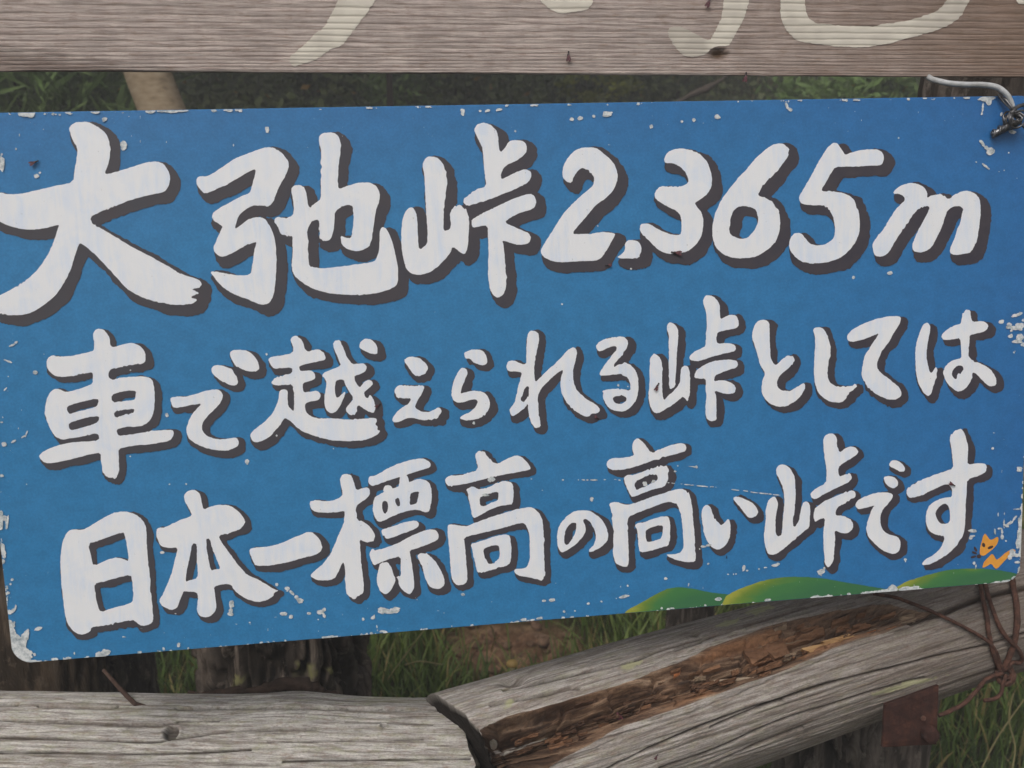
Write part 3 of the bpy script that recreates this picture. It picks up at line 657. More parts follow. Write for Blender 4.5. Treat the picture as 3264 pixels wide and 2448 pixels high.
# ---- chipped paint: patches where the white primer shows
CHIPS = [(90,365,28,9,0),(305,358,14,6,0),(480,354,15,8,0),(550,353,45,7,0),(683,352,10,6,0),(730,352,16,5,0),(335,381,10,7,-20),(118,562,9,7,-20),(127,551,5,5,0),(52,475,4,4,0),
 (395,464,11,14,10),(6,520,9,28,0),(852,412,8,10,0),(745,463,2,4,0),(1475,357,7,11,-15),(1530,355,6,4,0),(1555,353,10,4,-10),(1590,350,12,5,-10),(1822,380,8,6,0),(1848,377,10,7,0),(1893,371,6,5,0),(1936,364,17,9,0),(1642,419,3,4,0),
 (2075,404,6,7,0),(2172,388,6,5,0),(2211,383,6,6,0),(2285,373,9,7,0),(1905,720,2,3,0),(2011,857,4,3,0),(2507,338,5,10,-20),(2518,349,9,6,20),(2697,320,5,5,0),(3080,312,10,4,0),(3145,315,27,9,0),(3150,322,12,14,0),(3130,348,4,20,8),(3190,365,4,9,15),
 (3225,420,12,7,0),(3130,458,6,14,-35),(3141,470,6,8,-35),(3155,482,14,14,20),(3140,530,15,4,35),(2863,440,3,3,0),(2835,870,10,6,0),(2719,884,5,5,0),(3199,543,3,3,0),(3214,487,3,3,0),(3110,517,4,3,30),(3182,547,3,2,0),
 (114,1187,10,6,20),(141,1128,3,3,0),(416,1180,3,3,0),(532,1322,6,7,0),(788,1471,7,9,0),(594,1542,3,3,0),(541,1543,3,3,0),(416,1454,3,3,0),(850,1129,4,4,0),(882,1388,3,3,0),(1063,1430,3,3,0),
 (1970,1228,4,4,0),(2000,1232,3,3,0),(1791,970,3,3,0),(1510,1347,5,5,0),
 (3190,1025,9,7,-30),(3240,1003,18,5,-20),(3215,1035,9,7,0),(3228,1045,22,7,8),(3250,1040,14,12,0),(3222,1054,5,4,0),(3219,1071,8,7,0),(3250,1075,12,12,0),(3243,1088,16,7,0),(3258,1098,8,6,0),(3260,1020,8,6,0),(3230,1124,4,4,0),(3163,1428,4,4,0),
 (7,1516,7,5,0),(4,1655,7,36,0),(24,1663,5,22,8),(14,1650,9,10,-40),(14,1762,7,16,0),(10,1745,8,14,0),(40,1847,5,5,0),(35,1862,4,4,0),(45,1990,5,9,0),(43,1945,12,5,-50),(50,1935,3,9,20),(123,2003,13,6,-20),(112,2008,4,3,0),
 (78,2035,12,34,22),(60,2060,26,30,0),(75,2088,30,26,20),(52,2030,12,10,0),(100,2110,44,9,0),(112,2085,6,5,0),(320,2088,20,12,-25),(340,2078,14,10,0),(238,2081,3,5,0),(570,2054,6,8,0),(522,2067,5,5,0),(510,2076,5,4,0),(545,2075,3,4,0),(469,2083,3,3,0),(519,1760,9,5,0),(560,1955,5,3,0),
 (52,1090,8,4,-30),(40,1100,12,3,-25),(27,1151,16,3,18),(85,1382,3,11,20),(74,1392,8,3,-30),(43,1407,12,3,-30),(14,1415,8,7,0),(10,1330,3,4,0),(28,1200,3,3,0),(60,1365,2,3,0),(18,1240,9,3,-50),(7,1345,5,3,0),(85,1543,3,3,-40),
 (915,1875,9,8,0),(930,1888,12,4,45),(945,1902,8,6,50),(956,1913,11,9,20),(738,1925,8,13,0),(736,1944,6,8,0),(735,1956,10,8,0),(883,1862,6,6,0),(903,1955,12,5,0),(928,1964,7,7,0),(986,1955,8,5,0),(1022,1950,13,8,0),(1033,1942,6,8,0),(1033,1961,5,7,0),(1014,1974,3,3,0),(797,1983,4,3,0),
 (1222,1944,18,10,0),(1260,1944,17,10,0),(1240,1949,24,8,0),(1190,1967,5,9,35),(1158,1972,5,6,0),(1172,1938,2,3,0),(1201,1995,2,7,-10),(1203,2008,2,4,0),(1222,2011,12,4,0),(1060,2028,14,4,0),(790,2054,7,3,0),(720,2060,9,3,0),(650,2067,5,3,0),(910,2040,4,3,0),
 (1567,1528,11,9,0),(1694,1526,4,2,0),(1729,1562,4,2,10),(1886,1591,6,7,0),(1475,1894,6,5,0),(1733,1914,7,5,0),(1757,1912,12,6,0),(1876,1922,5,3,0),(1771,1858,2,2,0),(1548,1577,12,5,0),
 (2219,1487,4,6,-25),(2160,1484,3,3,0),(2151,1502,5,3,0),(2056,1540,8,9,20),(2082,1534,8,5,-20),(2120,1843,10,5,-35),(2194,1862,3,8,15),(2000,1866,4,4,0),(1978,1870,2,4,0),(1990,1900,16,5,-12),(1964,1906,3,3,0),(1916,1916,5,4,0),(1875,1923,5,4,0),
 (1798,1948,4,4,0),(1832,1946,4,3,0),(1668,1974,12,5,-10),(1719,1969,10,4,-10),(2108,1937,4,4,0),(2138,1938,8,2,0),(2247,1928,4,4,0),(2370,1810,5,10,10),(2381,1818,5,3,0),(2320,1830,7,3,0),(2337,1829,2,3,0),(2345,1829,4,3,0),(2418,1813,3,3,0),(2440,1808,8,3,-10),(2470,1801,13,5,-15),(2480,1797,6,5,0),(2257,1796,4,3,-40),(2240,1741,10,5,0),(2258,1737,12,4,-5),(2230,1749,3,3,0),
 (2617,1822,13,8,-10),(2626,1812,5,6,0),(2472,1801,8,4,0),(2884,1783,5,5,0),(2885,1790,2,5,0),(3100,1692,13,6,0),(3093,1713,6,7,0),(3100,1708,10,4,-10),(3104,1795,5,5,0),(3109,1806,3,9,15),(2289,1908,11,7,0),(2446,1911,10,4,0),(2440,1913,4,3,0),
 (3248,1495,9,9,0),(3259,1537,3,5,0),(3258,1555,5,4,0),(3258,1580,5,10,0),(3258,1618,8,16,0),(3240,1622,11,3,-5),(3215,1668,16,4,-30),(3232,1652,12,4,-50),(3199,1668,3,16,0),(3207,1676,9,4,20),(3180,1640,2,9,0),(3200,1637,2,9,0),(3182,1684,8,3,-10),(3170,1694,3,12,0),(3192,1692,3,12,-10),(3193,1710,6,8,0),(3206,1724,4,3,0),
 (3252,1670,10,26,0),(3250,1705,10,28,0),(3244,1735,8,18,0),(3225,1762,10,12,0),(3218,1776,8,8,0),(3238,1769,12,6,0),(3240,1791,10,4,0),(3247,1812,4,5,0),(3250,1832,5,12,20),
 (2745,1896,14,5,-6),(2780,1889,22,8,-6),(2815,1884,22,8,-6),(2845,1876,16,14,0),(2880,1877,22,8,-6),(2915,1873,16,6,-6),(2935,1877,12,3,0),(2600,1902,18,6,-4),(2630,1900,22,3,-4),(2706,1893,7,4,0),(2680,1896,4,3,0),(3105,1864,14,3,-4),(3140,1861,8,3,0),(3170,1858,18,5,-8),(3205,1853,18,6,-14),(3235,1847,14,6,-25)]
SCR = [(1780,1529,1804,1529),(1843,1529,1906,1529),(1850,1529,1905,1530),(1925,1528,1933,1528),(1958,1528,1976,1530),(2127,1538,2150,1540),(2160,1541,2255,1551),(2263,1551,2272,1551),(2280,1552,2285,1553),(2332,1560,2382,1565),(2393,1568,2440,1573),(2444,1573,2495,1579),(2193,1485,2215,1488)]
stepc = 2.0
gx = np.arange(-260, 3320, stepc); gy = np.arange(270, 2200, stepc)
CX, CY = np.meshgrid(gx, gy)
CD = np.full(CX.shape, 50.0)
for k, (x, y, rx, ry, ang) in enumerate(CHIPS):
    rr = max(rx, ry) * 1.7 + 6
    i0 = max(int((y - rr - gy[0]) / stepc), 0); i1 = int((y + rr - gy[0]) / stepc) + 2
    j0 = max(int((x - rr - gx[0]) / stepc), 0); j1 = int((x + rr - gx[0]) / stepc) + 2
    sub = (slice(i0, i1), slice(j0, j1))
    a = math.radians(ang); dx = CX[sub] - x; dy = CY[sub] - y
    px = dx * math.cos(a) + dy * math.sin(a); py = -dx * math.sin(a) + dy * math.cos(a)
    q = (np.hypot(px / rx, py / ry) - 1.0) * min(rx, ry)
    q = q + min(5.5, 1.0 + 0.42 * min(rx, ry)) * fbm(CX[sub] / (5.5 + 0.3 * rx), CY[sub] / 6.5, k * 0.37, 77, 3)
    CD[sub] = np.minimum(CD[sub], q)
for x0, y0, x1, y1 in SCR:
    sub = (slice(int((min(y0, y1) - 8 - gy[0]) / stepc), int((max(y0, y1) + 8 - gy[0]) / stepc)), slice(int((x0 - 8 - gx[0]) / stepc), int((x1 + 8 - gx[0]) / stepc)))
    X, Y = CX[sub], CY[sub]
    t = np.clip(((X - x0) * (x1 - x0) + (Y - y0) * (y1 - y0)) / ((x1 - x0) ** 2 + (y1 - y0) ** 2), 0, 1)
    q = np.hypot(X - x0 - t * (x1 - x0), Y - y0 - t * (y1 - y0)) - 1.7 + 1.3 * vnoise(X / 6, Y / 6, 0, 5)
    CD[sub] = np.minimum(CD[sub], q)
# worn rim of the sheet: small bites along all four edges, worst at the corners
e = corner_clip(CX, CY)
near = e > -40
ne = fbm(CX / 16, CY / 16, 0, 91, 4); big = fbm(CX / 120, CY / 120, 3.3, 92, 2)
crn = np.exp(-(((CX - 40) / 130) ** 2 + ((CY - 2080) / 120) ** 2)) * 12 + np.exp(-(((CX - 3250) / 60) ** 2 + ((CY - 1835) / 60) ** 2)) * 5 + np.where(CX < 90, 5.0, 0) * (CY > 1700) + np.where(CX > 3200, 2.0, 0) * (CY > 1450)
rim = -(e + 4.5) + 0.0
rim = -(e + 2.5 + crn * 0.8 + 13 * np.maximum(ne + 0.05 + 0.3 * big, 0) - 1.5)
CD = np.where(near, np.minimum(CD, np.where(ne + 0.35 * big + crn * 0.05 > 0.36, rim, 50)), CD)
# scattered pin-prick chips
sp = vnoise(CX / 7.0, CY / 7.0, 0, 55)
dens = 0.975 - 0.05 * np.exp(-((e + 60) / 60.0) ** 2)
CD = np.minimum(CD, (dens - sp) * 60)
CD = np.maximum(CD + 0.5, e + 1.2)
Vv, lo, st, _, _ = march(CD, CX, CY, sign_map(0.0009))
ch = add_obj('chipped_paint', mesh_np('chipped_paint', Vv, lo, st), sign, MAT_PRIMER)
tag(ch, kind='stuff')
# ------------------------------------------------------------------ the upper plank
def wood_grey(name, light, dark, scale=(3.5, 70, 1), warm=None, kind='UV', crack=True, rough=0.85, bump=0.6, green=0.0):
    m = M(name, rough=rough, spec=0.15)
    uv = m.coord(kind, scale)
    fine = m.noise(uv, 1.0, 8, 0.65, 0.25)
    uv2 = m.coord(kind, (scale[0] * 3.2, scale[1] * 3.0, 1), (3.1, 1.7, 0))
    vf = m.noise(uv2, 1.0, 4, 0.6)
    uv3 = m.coord(kind, (scale[0] * 0.8, scale[1] * 0.12, 1), (9.1, 4.7, 0))
    broad = m.noise(uv3, 1.6, 5, 0.6)
    c = m.ramp(fine, [(0.38, dark), (0.47, tuple(0.55 * a + 0.45 * b for a, b in zip(light, dark))), (0.57, light)])
    c = m.mix(m.ramp(broad, [(0.38, 0.0), (0.66, 0.75)]), c, tuple(x * 0.62 for x in light[:3]) + (1,))
    c = m.mix(m.ramp(vf, [(0.30, 0.65), (0.43, 0.0)]), c, tuple(x * 0.5 for x in dark[:3]) + (1,))
    if warm is not None:
        wn_ = m.noise(m.coord(kind, (scale[0] * 1.6, scale[1] * 0.3, 1), (1.3, 8.2, 0)), 1.7, 6, 0.7)
        c = m.mix(m.ramp(wn_, [(0.52, 0.0), (0.70, 0.7)]), c, warm)
    if green:
        gn = m.noise(m.coord(kind, (scale[0] * 1.1, scale[1] * 0.16, 1), (5.3, 2.2, 0)), 2.0, 6, 0.7)
        c = m.mix(m.math('MULTIPLY', m.ramp(gn, [(0.48, 0.0), (0.66, 1.0)]), green), c, srgb(150, 152, 112))
    h = m.math('ADD', m.math('MULTIPLY', fine, 1.0), m.math('MULTIPLY', vf, 0.6))
    m.normal(m.bump(h, bump, 0.0016))
    return m, c

PL_A = W(-520, 219, 0.885); PL_B = W(3760, 251, 1.045)
pu = unit(PL_B - PL_A)
pn = unit(SN - pu * (SN @ pu))
pv = np.cross(pn, pu)
if pv[2] < 0: pv = -pv
PLEN = np.linalg.norm(PL_B - PL_A)
PM = Matrix(((pu[0], pv[0], pn[0], PL_A[0]), (pu[1], pv[1], pn[1], PL_A[1]), (pu[2], pv[2], pn[2], PL_A[2]), (0, 0, 0, 1)))
plank = empty('plank_sign', matrix=PM)
tag(plank, 'weathered grey wooden plank across the top with faded cream brush lettering', 'wooden sign')

def plank_uv(px, py):
    P = ray_plane(px, py, PL_A, pn) - PL_A
    return P @ pu, P @ pv

def growth(x, y):
    """height of the ridged growth rings on the plank face (m)"""
    y = y - 0.010 * x * (1 - 0.25 * x) + 0.0022 * fbm(x * 1.3, y * 4, 0, 21, 2)
    y = np.maximum(y, -0.02)
    ph = (1 / 0.085) * np.log(1 + 0.085 * (y + 0.012) / 0.0021)
    s = 0.5 + 0.5 * np.cos(2 * math.pi * (ph + 0.20 * vnoise(x * 5, y * 60, 0, 22) + 0.08 * vnoise(x * 40, y * 200, 0, 29)))
    return ph, s

nx, ny = 620, 330
HB = 0.165
xs = np.linspace(0, PLEN, nx); ys = np.linspace(0, HB, ny)
X, Y = np.meshgrid(xs, ys, indexing='ij')
ph, s = growth(X, Y)
edge = 0.0008 * fbm(X * 14, 0 * X, 0, 23, 3)
late = s ** 5
Z = -0.0005 * late + 0.0003 * fbm(X * 30, Y * 500, 0, 24, 3)
rd = 0.0018
Z = Z - rd * (1 - np.sqrt(np.clip(1 - np.clip((rd - Y) / rd, 0, 1) ** 2, 0, 1)))
# chamfered wane at the lower left end
wane = np.clip((0.026 - 0.030 * np.clip((X - 0.13) / 0.24, 0, 1) - Y) / 0.02, 0, 1)
Z = Z - 0.005 * wane * (X < 0.36)
# knot with a hole
kx, ky = plank_uv(2290, 172); kd = np.hypot((X - kx) / 0.0105, (Y - ky) / 0.0058)
Z = Z - 0.005 * np.clip(1.25 - kd + 0.25 * vnoise(X * 500, Y * 500, 0, 25), 0, 1)
Yv = Y + edge * (Y < 0.003)
V = np.stack([X, Yv, Z], -1).reshape(-1, 3)
nf = len(V)
# back sheet
Vb = np.stack([X, Y, np.full_like(X, -0.034)], -1)[::20, ::20]
front = grid_quads(nx, ny)
corner = lambda a, b: a * ny + b
V = np.vstack([V, [[0, .016, -.034], [PLEN, .016, -.034], [PLEN, HB, -.034], [0, HB, -.034]]])
loops = list(front.ravel()); starts = list(range(0, len(front) * 4, 4))
def face(l):
    starts.append(len(loops)); loops.extend(l)
b0, b1, b2, b3 = nf, nf + 1, nf + 2, nf + 3
face([b3, b2, b1, b0][::-1])
BOT = len(V); V = np.vstack([V, V[[corner(i, 0) for i in range(nx)]]])
face([BOT + i for i in range(nx)][::-1] + [b0, b1])
face([corner(i, ny - 1) for i in range(nx)] + [b2, b3])
face([corner(0, j) for j in range(ny)] + [b3, b0])
face([corner(nx - 1, j) for j in range(ny)][::-1] + [b1, b2])
lateA = np.concatenate([late.ravel(), np.zeros(4 + nx)])
knotA = np.concatenate([np.clip(1.35 - kd, 0, 1).ravel(), np.zeros(4 + nx)])
stainA = np.concatenate([(1.0 - sstep(0.0, 1.0, wane) * 0).ravel() * 0 + (sstep(0.2, .6, wane) * (X < 0.36)).ravel(), np.zeros(4 + nx)])
me = mesh_np('board', V, loops, starts, smooth=True, attrs={'late': lateA, 'knot': knotA, 'stain': stainA}, uv=V[:, :2])
pm_, c = wood_grey('plank wood', srgb(196, 182, 174), srgb(150, 134, 127), (22, 420, 1), warm=srgb(140, 120, 106), bump=0.5)
c = pm_.mix(pm_.math('MULTIPLY', pm_.attr('late'), 0.20), c, srgb(112, 98, 90))
c = pm_.mix(pm_.math('MULTIPLY', pm_.attr('stain'), 0.45), c, srgb(112, 92, 82))
c = pm_.mix(pm_.attr('knot'), c, srgb(84, 66, 52))
# brownish sheltered end of the plank on the right, old stain
sx = pm_.node('ShaderNodeSeparateXYZ'); pm_.l.new(pm_.coord('UV'), sx.inputs[0])
rt = pm_.math('ADD', sx.outputs[0], pm_.math('MULTIPLY', pm_.noise(pm_.coord('UV', (3, 14, 1)), 1.0, 4, 0.6), 0.5))
c = pm_.mix(pm_.ramp(pm_.math('SUBTRACT', rt, 0.85), [(0.15, 0.0), (0.62, 0.75)]), c, srgb(112, 88, 70))
c = pm_.mix(1.0, c, pm_.ramp(pm_.noise(pm_.coord('UV', (18, 6, 1)), 1.5, 5, 0.7), [(0.35, 0.86), (0.6, 1.0)]), 'MULTIPLY')
pm_.color(c)
add_obj('board', me, plank, pm_.m)

# faded cream lettering on the plank (cut off by the top of the picture in the photograph; continued above it)
PST = [["P 800,0 740,90 690,150 640,220 600,270 575,300 520,310 470,345 410,385 340,410 270,435 240,370 300,320 360,270 420,210 465,180 500,120 530,60 560,0 600,-80 640,-150 880,-150 840,-60"],
       ["P 1850,0 1890,40 1940,75 2000,88 2060,78 2120,75 2170,50 2200,0 2205,-70 2120,-110 1900,-100 1835,-60"],
       ["Q 1405,0 1395,60 1385,150 1350,220 1310,300 1280,360 1200,330 1110,275 1040,240 980,230 905,260 915,320 960,400 1010,460 1060,500 1150,505 1250,480 1310,410 1440,410 1480,350 1530,250 1580,160 1610,60 1625,0 1640,-150 1410,-150"],
       ["R 70,-150 68,0 60,100 75,180 110,260 170,330 240,370 340,385 480,400 620,410 800,420 940,400 1060,375 1180,340 1300,310 1430,270 1560,220 1650,150 1690,80 1735,0 1760,-100 1600,-100 1530,0 1490,60 1420,110 1300,150 1150,190 1000,210 850,235 680,232 500,215 380,210 320,170 290,120 280,40 275,-150"],
       ["R 2130,-60 2140,20 2180,42 2300,45 2380,-10 2300,-80"]]
mc = M('faded cream paint', rough=0.7, spec=0.2)
co = mc.coord('Object')
cb = mc.mix(mc.noise(mc.coord('Object', (8, 90, 1)), 1.0, 5, 0.6), srgb(200, 193, 179), srgb(214, 208, 195))
cb = mc.mix(mc.math('MULTIPLY', mc.attr('thin'), 0.75), cb, srgb(168, 160, 150))
cb = mc.mix(mc.math('MULTIPLY', mc.attr('late'), 0.30), cb, srgb(140, 128, 114))
mc.color(cb)
for k, outs in enumerate(PST):
    X, Y, D = field(outs, (), 2.2, 10, 2.0, 700 + k)
    D = D + 2.6 * fbm(X / 20, Y / 4, 0, 720 + k, 2)
    u, v = plank_uv(X, Y)
    D = np.where(v > HB - 0.004, 5, D)
    if k == 2: D = np.maximum(D, 22 - np.hypot((X - 2290) / 1.5, Y - 172))
    def mp(px, py):
        u, v = plank_uv(px, py)
        ph, s = growth(u, v)
        return np.stack([u, v, 0.0006 - 0.0006 * s ** 5], 1)
    Vv, lo, st, px, py = march(D, X, Y, mp)
    ph, s = growth(Vv[:, 0], Vv[:, 1])
    thin = fbm(px / 60, py / 40, 0, 730 + k, 3) * 0.7 + 0.15
    if k == 2: thin = thin + 0.9 * sstep(2285, 2230, px)
    if k == 0: thin = thin + 0.8 * sstep(150, 210, py)
    if k == 3: thin = thin + 0.5 * sstep(2860, 3000, px)
    add_obj('brush_stroke', mesh_np('brush_stroke', Vv, lo, st, smooth=True, attrs={'thin': np.clip(thin, 0, 1), 'late': s ** 5}), plank, mc.m)

# ------------------------------------------------------------------ weathered log rails
ROT_POLY = chaikin(np.array([(1520, 2330), (1571, 2290), (1660, 2262), (1752, 2240), (1860, 2212), (1978, 2176), (2090, 2132), (2204, 2090), (2264, 2060), (2380, 2018), (2490, 1983), (2570, 1962), (2648, 1947),
                             (2740, 1926), (2829, 1918), (2895, 1935), (2940, 1950), (2990, 1950), (2940, 1975), (2897, 1992), (2830, 2015), (2752, 2037), (2690, 2060), (2607, 2096), (2520, 2136), (2445, 2164), (2350, 2200), (2300, 2214), (2200, 2250),
                             (2046, 2300), (1960, 2332), (1888, 2368), (1779, 2431), (1700, 2500), (1560, 2520), (1540, 2440)], float))
SPLINTER = chaikin(np.array([(1560, 2330), (1640, 2335), (1700, 2300), (1765, 2300), (1740, 2325), (1690, 2345), (1640, 2380), (1610, 2400), (1590, 2370)], float))
CRACKS = [  # polylines of open drying cracks (pixels), half width, depth
    ([(2897, 1992), (2960, 1968), (3010, 1955), (3080, 1925), (3180, 1893), (3300, 1870)], 5, .008),
    ([(2264, 2320), (2420, 2255), (2600, 2190), (2800, 2140), (3000, 2090), (3140, 2060), (3300, 2010)], 3, .004),
    ([(1900, 2470), (2040, 2400), (2200, 2330), (2380, 2260), (2500, 2230)], 3, .004),
    ([(2100, 2450), (2300, 2380), (2480, 2300), (2640, 2250), (2800, 2200), (2950, 2160)], 3, .003),
    ([(1600, 2200), (1700, 2180), (1850, 2145), (2000, 2110), (2100, 2075), (2240, 2030)], 3, .003),
    ([(1560, 2250), (1700, 2220), (1800, 2195), (1850, 2190)], 2.5, .003),
    ([(2000, 2010), (2200, 1955), (2400, 1920)], 3, .003),
    ([(2150, 2070), (2350, 2005), (2550, 1940)], 3, .003),
    ([(2264, 2440), (2400, 2380), (2560, 2320)], 3, .004)]
CRACKS_L = [
    ([(-60, 2293), (120, 2300), (300, 2306), (480, 2311), (570, 2303)], 2.6, .005),
    ([(-60, 2350), (150, 2356), (320, 2360), (480, 2366), (560, 2356), (620, 2345), (760, 2330), (880, 2328), (1010, 2324)], 2.6, .004),
    ([(-60, 2402), (200, 2402), (420, 2405), (600, 2402), (800, 2390)], 2.6, .004),
    ([(120, 2250), (250, 2254), (350, 2258), (378, 2250)], 2.6, .004),
    ([(560, 2258), (800, 2255), (1000, 2256), (1250, 2262), (1400, 2260), (1450, 2252)], 3.2, .006),
    ([(850, 2365), (1000, 2362), (1150, 2360), (1350, 2356)], 2.4, .003),
    ([(900, 2430), (1050, 2426), (1250, 2424), (1500, 2420)], 2.4, .004),
    ([(1100, 2302), (1220, 2304), (1380, 2310)], 2.2, .002),
    ([(560, 2300), (700, 2298)], 2.2, .002), ([(-60, 2240), (60, 2243)], 4, .006)]

def seg_dist(pts, X, Y):
    P = smooth_path([(a, b, 0) for a, b in pts], 30)[:, :2]
    d = np.full(X.shape, 1e9)
    for i in range(len(P) - 1):
        ax, ay = P[i]; bx, by = P[i + 1]
        L = (bx - ax) ** 2 + (by - ay) ** 2
        t = np.clip(((X - ax) * (bx - ax) + (Y - ay) * (by - ay)) / L, 0, 1)
        d = np.minimum(d, np.hypot(X - ax - t * (bx - ax), Y - ay - t * (by - ay)) * (1 + 2 * ((i == 0) & (t <= 0)) + 2 * ((i == len(P) - 2) & (t >= 1))))
    return d

def make_log(name, A, B, rA, rB, ns, nt, cutA, cutB, feature, seed, mat, bow=0.0, top_of=None):
    """log from A to B, each end cut by a plane (point, normal); feature(px,py,s,th)->(inward m, attrs)"""
    A = np.asarray(A); B = np.asarray(B)
    ax = unit(B - A); L = np.linalg.norm(B - A)
    e1 = unit(-FWD + ax * (FWD @ ax))            # towards the viewer
    e2 = np.cross(ax, e1)
    if e2[2] < 0: e2 = -e2
    # denser angles on the side that faces the viewer
    tt = np.linspace(-1, 1, nt, endpoint=False)
    th = math.pi * (0.62 * tt + 0.38 * tt ** 3)
    TH, SS = np.meshgrid(th, np.linspace(0, 1, ns))
    ca, sa = np.cos(TH), np.sin(TH)
    D0 = ca[..., None] * e1 + sa[..., None] * e2
    r0 = rA + (rB - rA) * SS
    def sat(cut, default):
        if cut is None: return np.full(TH.shape, default)
        P0, N = cut
        base = A + D0 * (rA if default == 0 else rB)
        return ((P0 - base) @ N) / (ax @ N) / L
    s0 = sat(cutA, 0.0); s1 = sat(cutB, 1.0)
    rag = 0.006 / L * fbm(TH * 5, seed + 0 * TH, 0, seed + 9, 4)
    S = s0 + rag + (s1 - s0) * SS
    rr = rA + (rB - rA) * S
    lump = 0.05 * fbm(S * L * 3.0, np.cos(TH) * 1.3, np.sin(TH) * 1.3 + seed, seed, 3)
    rr = rr * (1 + lump)
    if top_of is not None: rr = rr + top_of(S, TH)
    P = A + ax * (S * L)[..., None] + D0 * rr[..., None]
    # fibres: fine longitudinal relief
    arc = TH * rA
    fib = fbm(S * L * 14, np.cos(TH) * 60, np.sin(TH) * 60, seed + 3, 3)
    disp = 0.0014 * fib + 0.0022 * fbm(S * L * 4, np.cos(TH) * 14, np.sin(TH) * 14, seed + 4, 3)
    px, py, z = project(P)
    facing = np.einsum('ijk,ijk->ij', D0, CAMP - P) > 0
    inward, attrs = feature(px, py, S, TH, facing, arc, S * L)
    P = P + D0 * (disp - inward)[..., None]
    V = P.reshape(-1, 3)
    Q = grid_quads(ns, nt, wrap=True)
    uv = np.stack([(S * L).ravel(), arc.ravel()], 1)
    A_ = {k: a.ravel() for k, a in attrs.items()}
    loops = [Q.ravel()]; starts = [np.arange(len(Q)) * 4]; nl = len(Q) * 4
    # end caps: rings
    for side, row in ((0, 0), (1, ns - 1)):
        rim = P[row]; cen = rim.mean(0); base = len(V)
        rings = 9
        idx_prev = row * nt + np.arange(nt)
        extraV = []; extrauv = []
        for q in range(1, rings + 1):
            f = 1 - q / rings
            R = cen + (rim - cen) * max(f, 0.02)
            dd = (0.006 * fbm(R[:, 0] * 60, R[:, 1] * 60, R[:, 2] * 60, seed + 20, 3) + 0.010 * (1 - f)) * (1 if side == 0 else -1)
            R = R + ax * dd[:, None]
            idx = base + (q - 1) * nt + np.arange(nt)
            a, b = idx_prev, np.roll(idx_prev, -1); c, d = np.roll(idx, -1), idx
            qd = np.stack([a, b, c, d] if side == 1 else [a, d, c, b], 1)
            loops.append(qd.ravel()); starts.append(np.arange(nt) * 4 + nl); nl += nt * 4
            extraV.append(R); extrauv.append(np.stack([R[:, 0], R[:, 2]], 1)); idx_prev = idx
        V = np.vstack([V] + extraV); uv = np.vstack([uv] + extrauv)
        for k in A_: A_[k] = np.concatenate([A_[k], np.full(nt * rings, 1.0 if k == 'endg' else 0.0)])
    me = mesh_np(name, V, np.concatenate(loops), np.concatenate(starts), smooth=True, attrs=A_, uv=uv)
    return me, ax, e1, e2

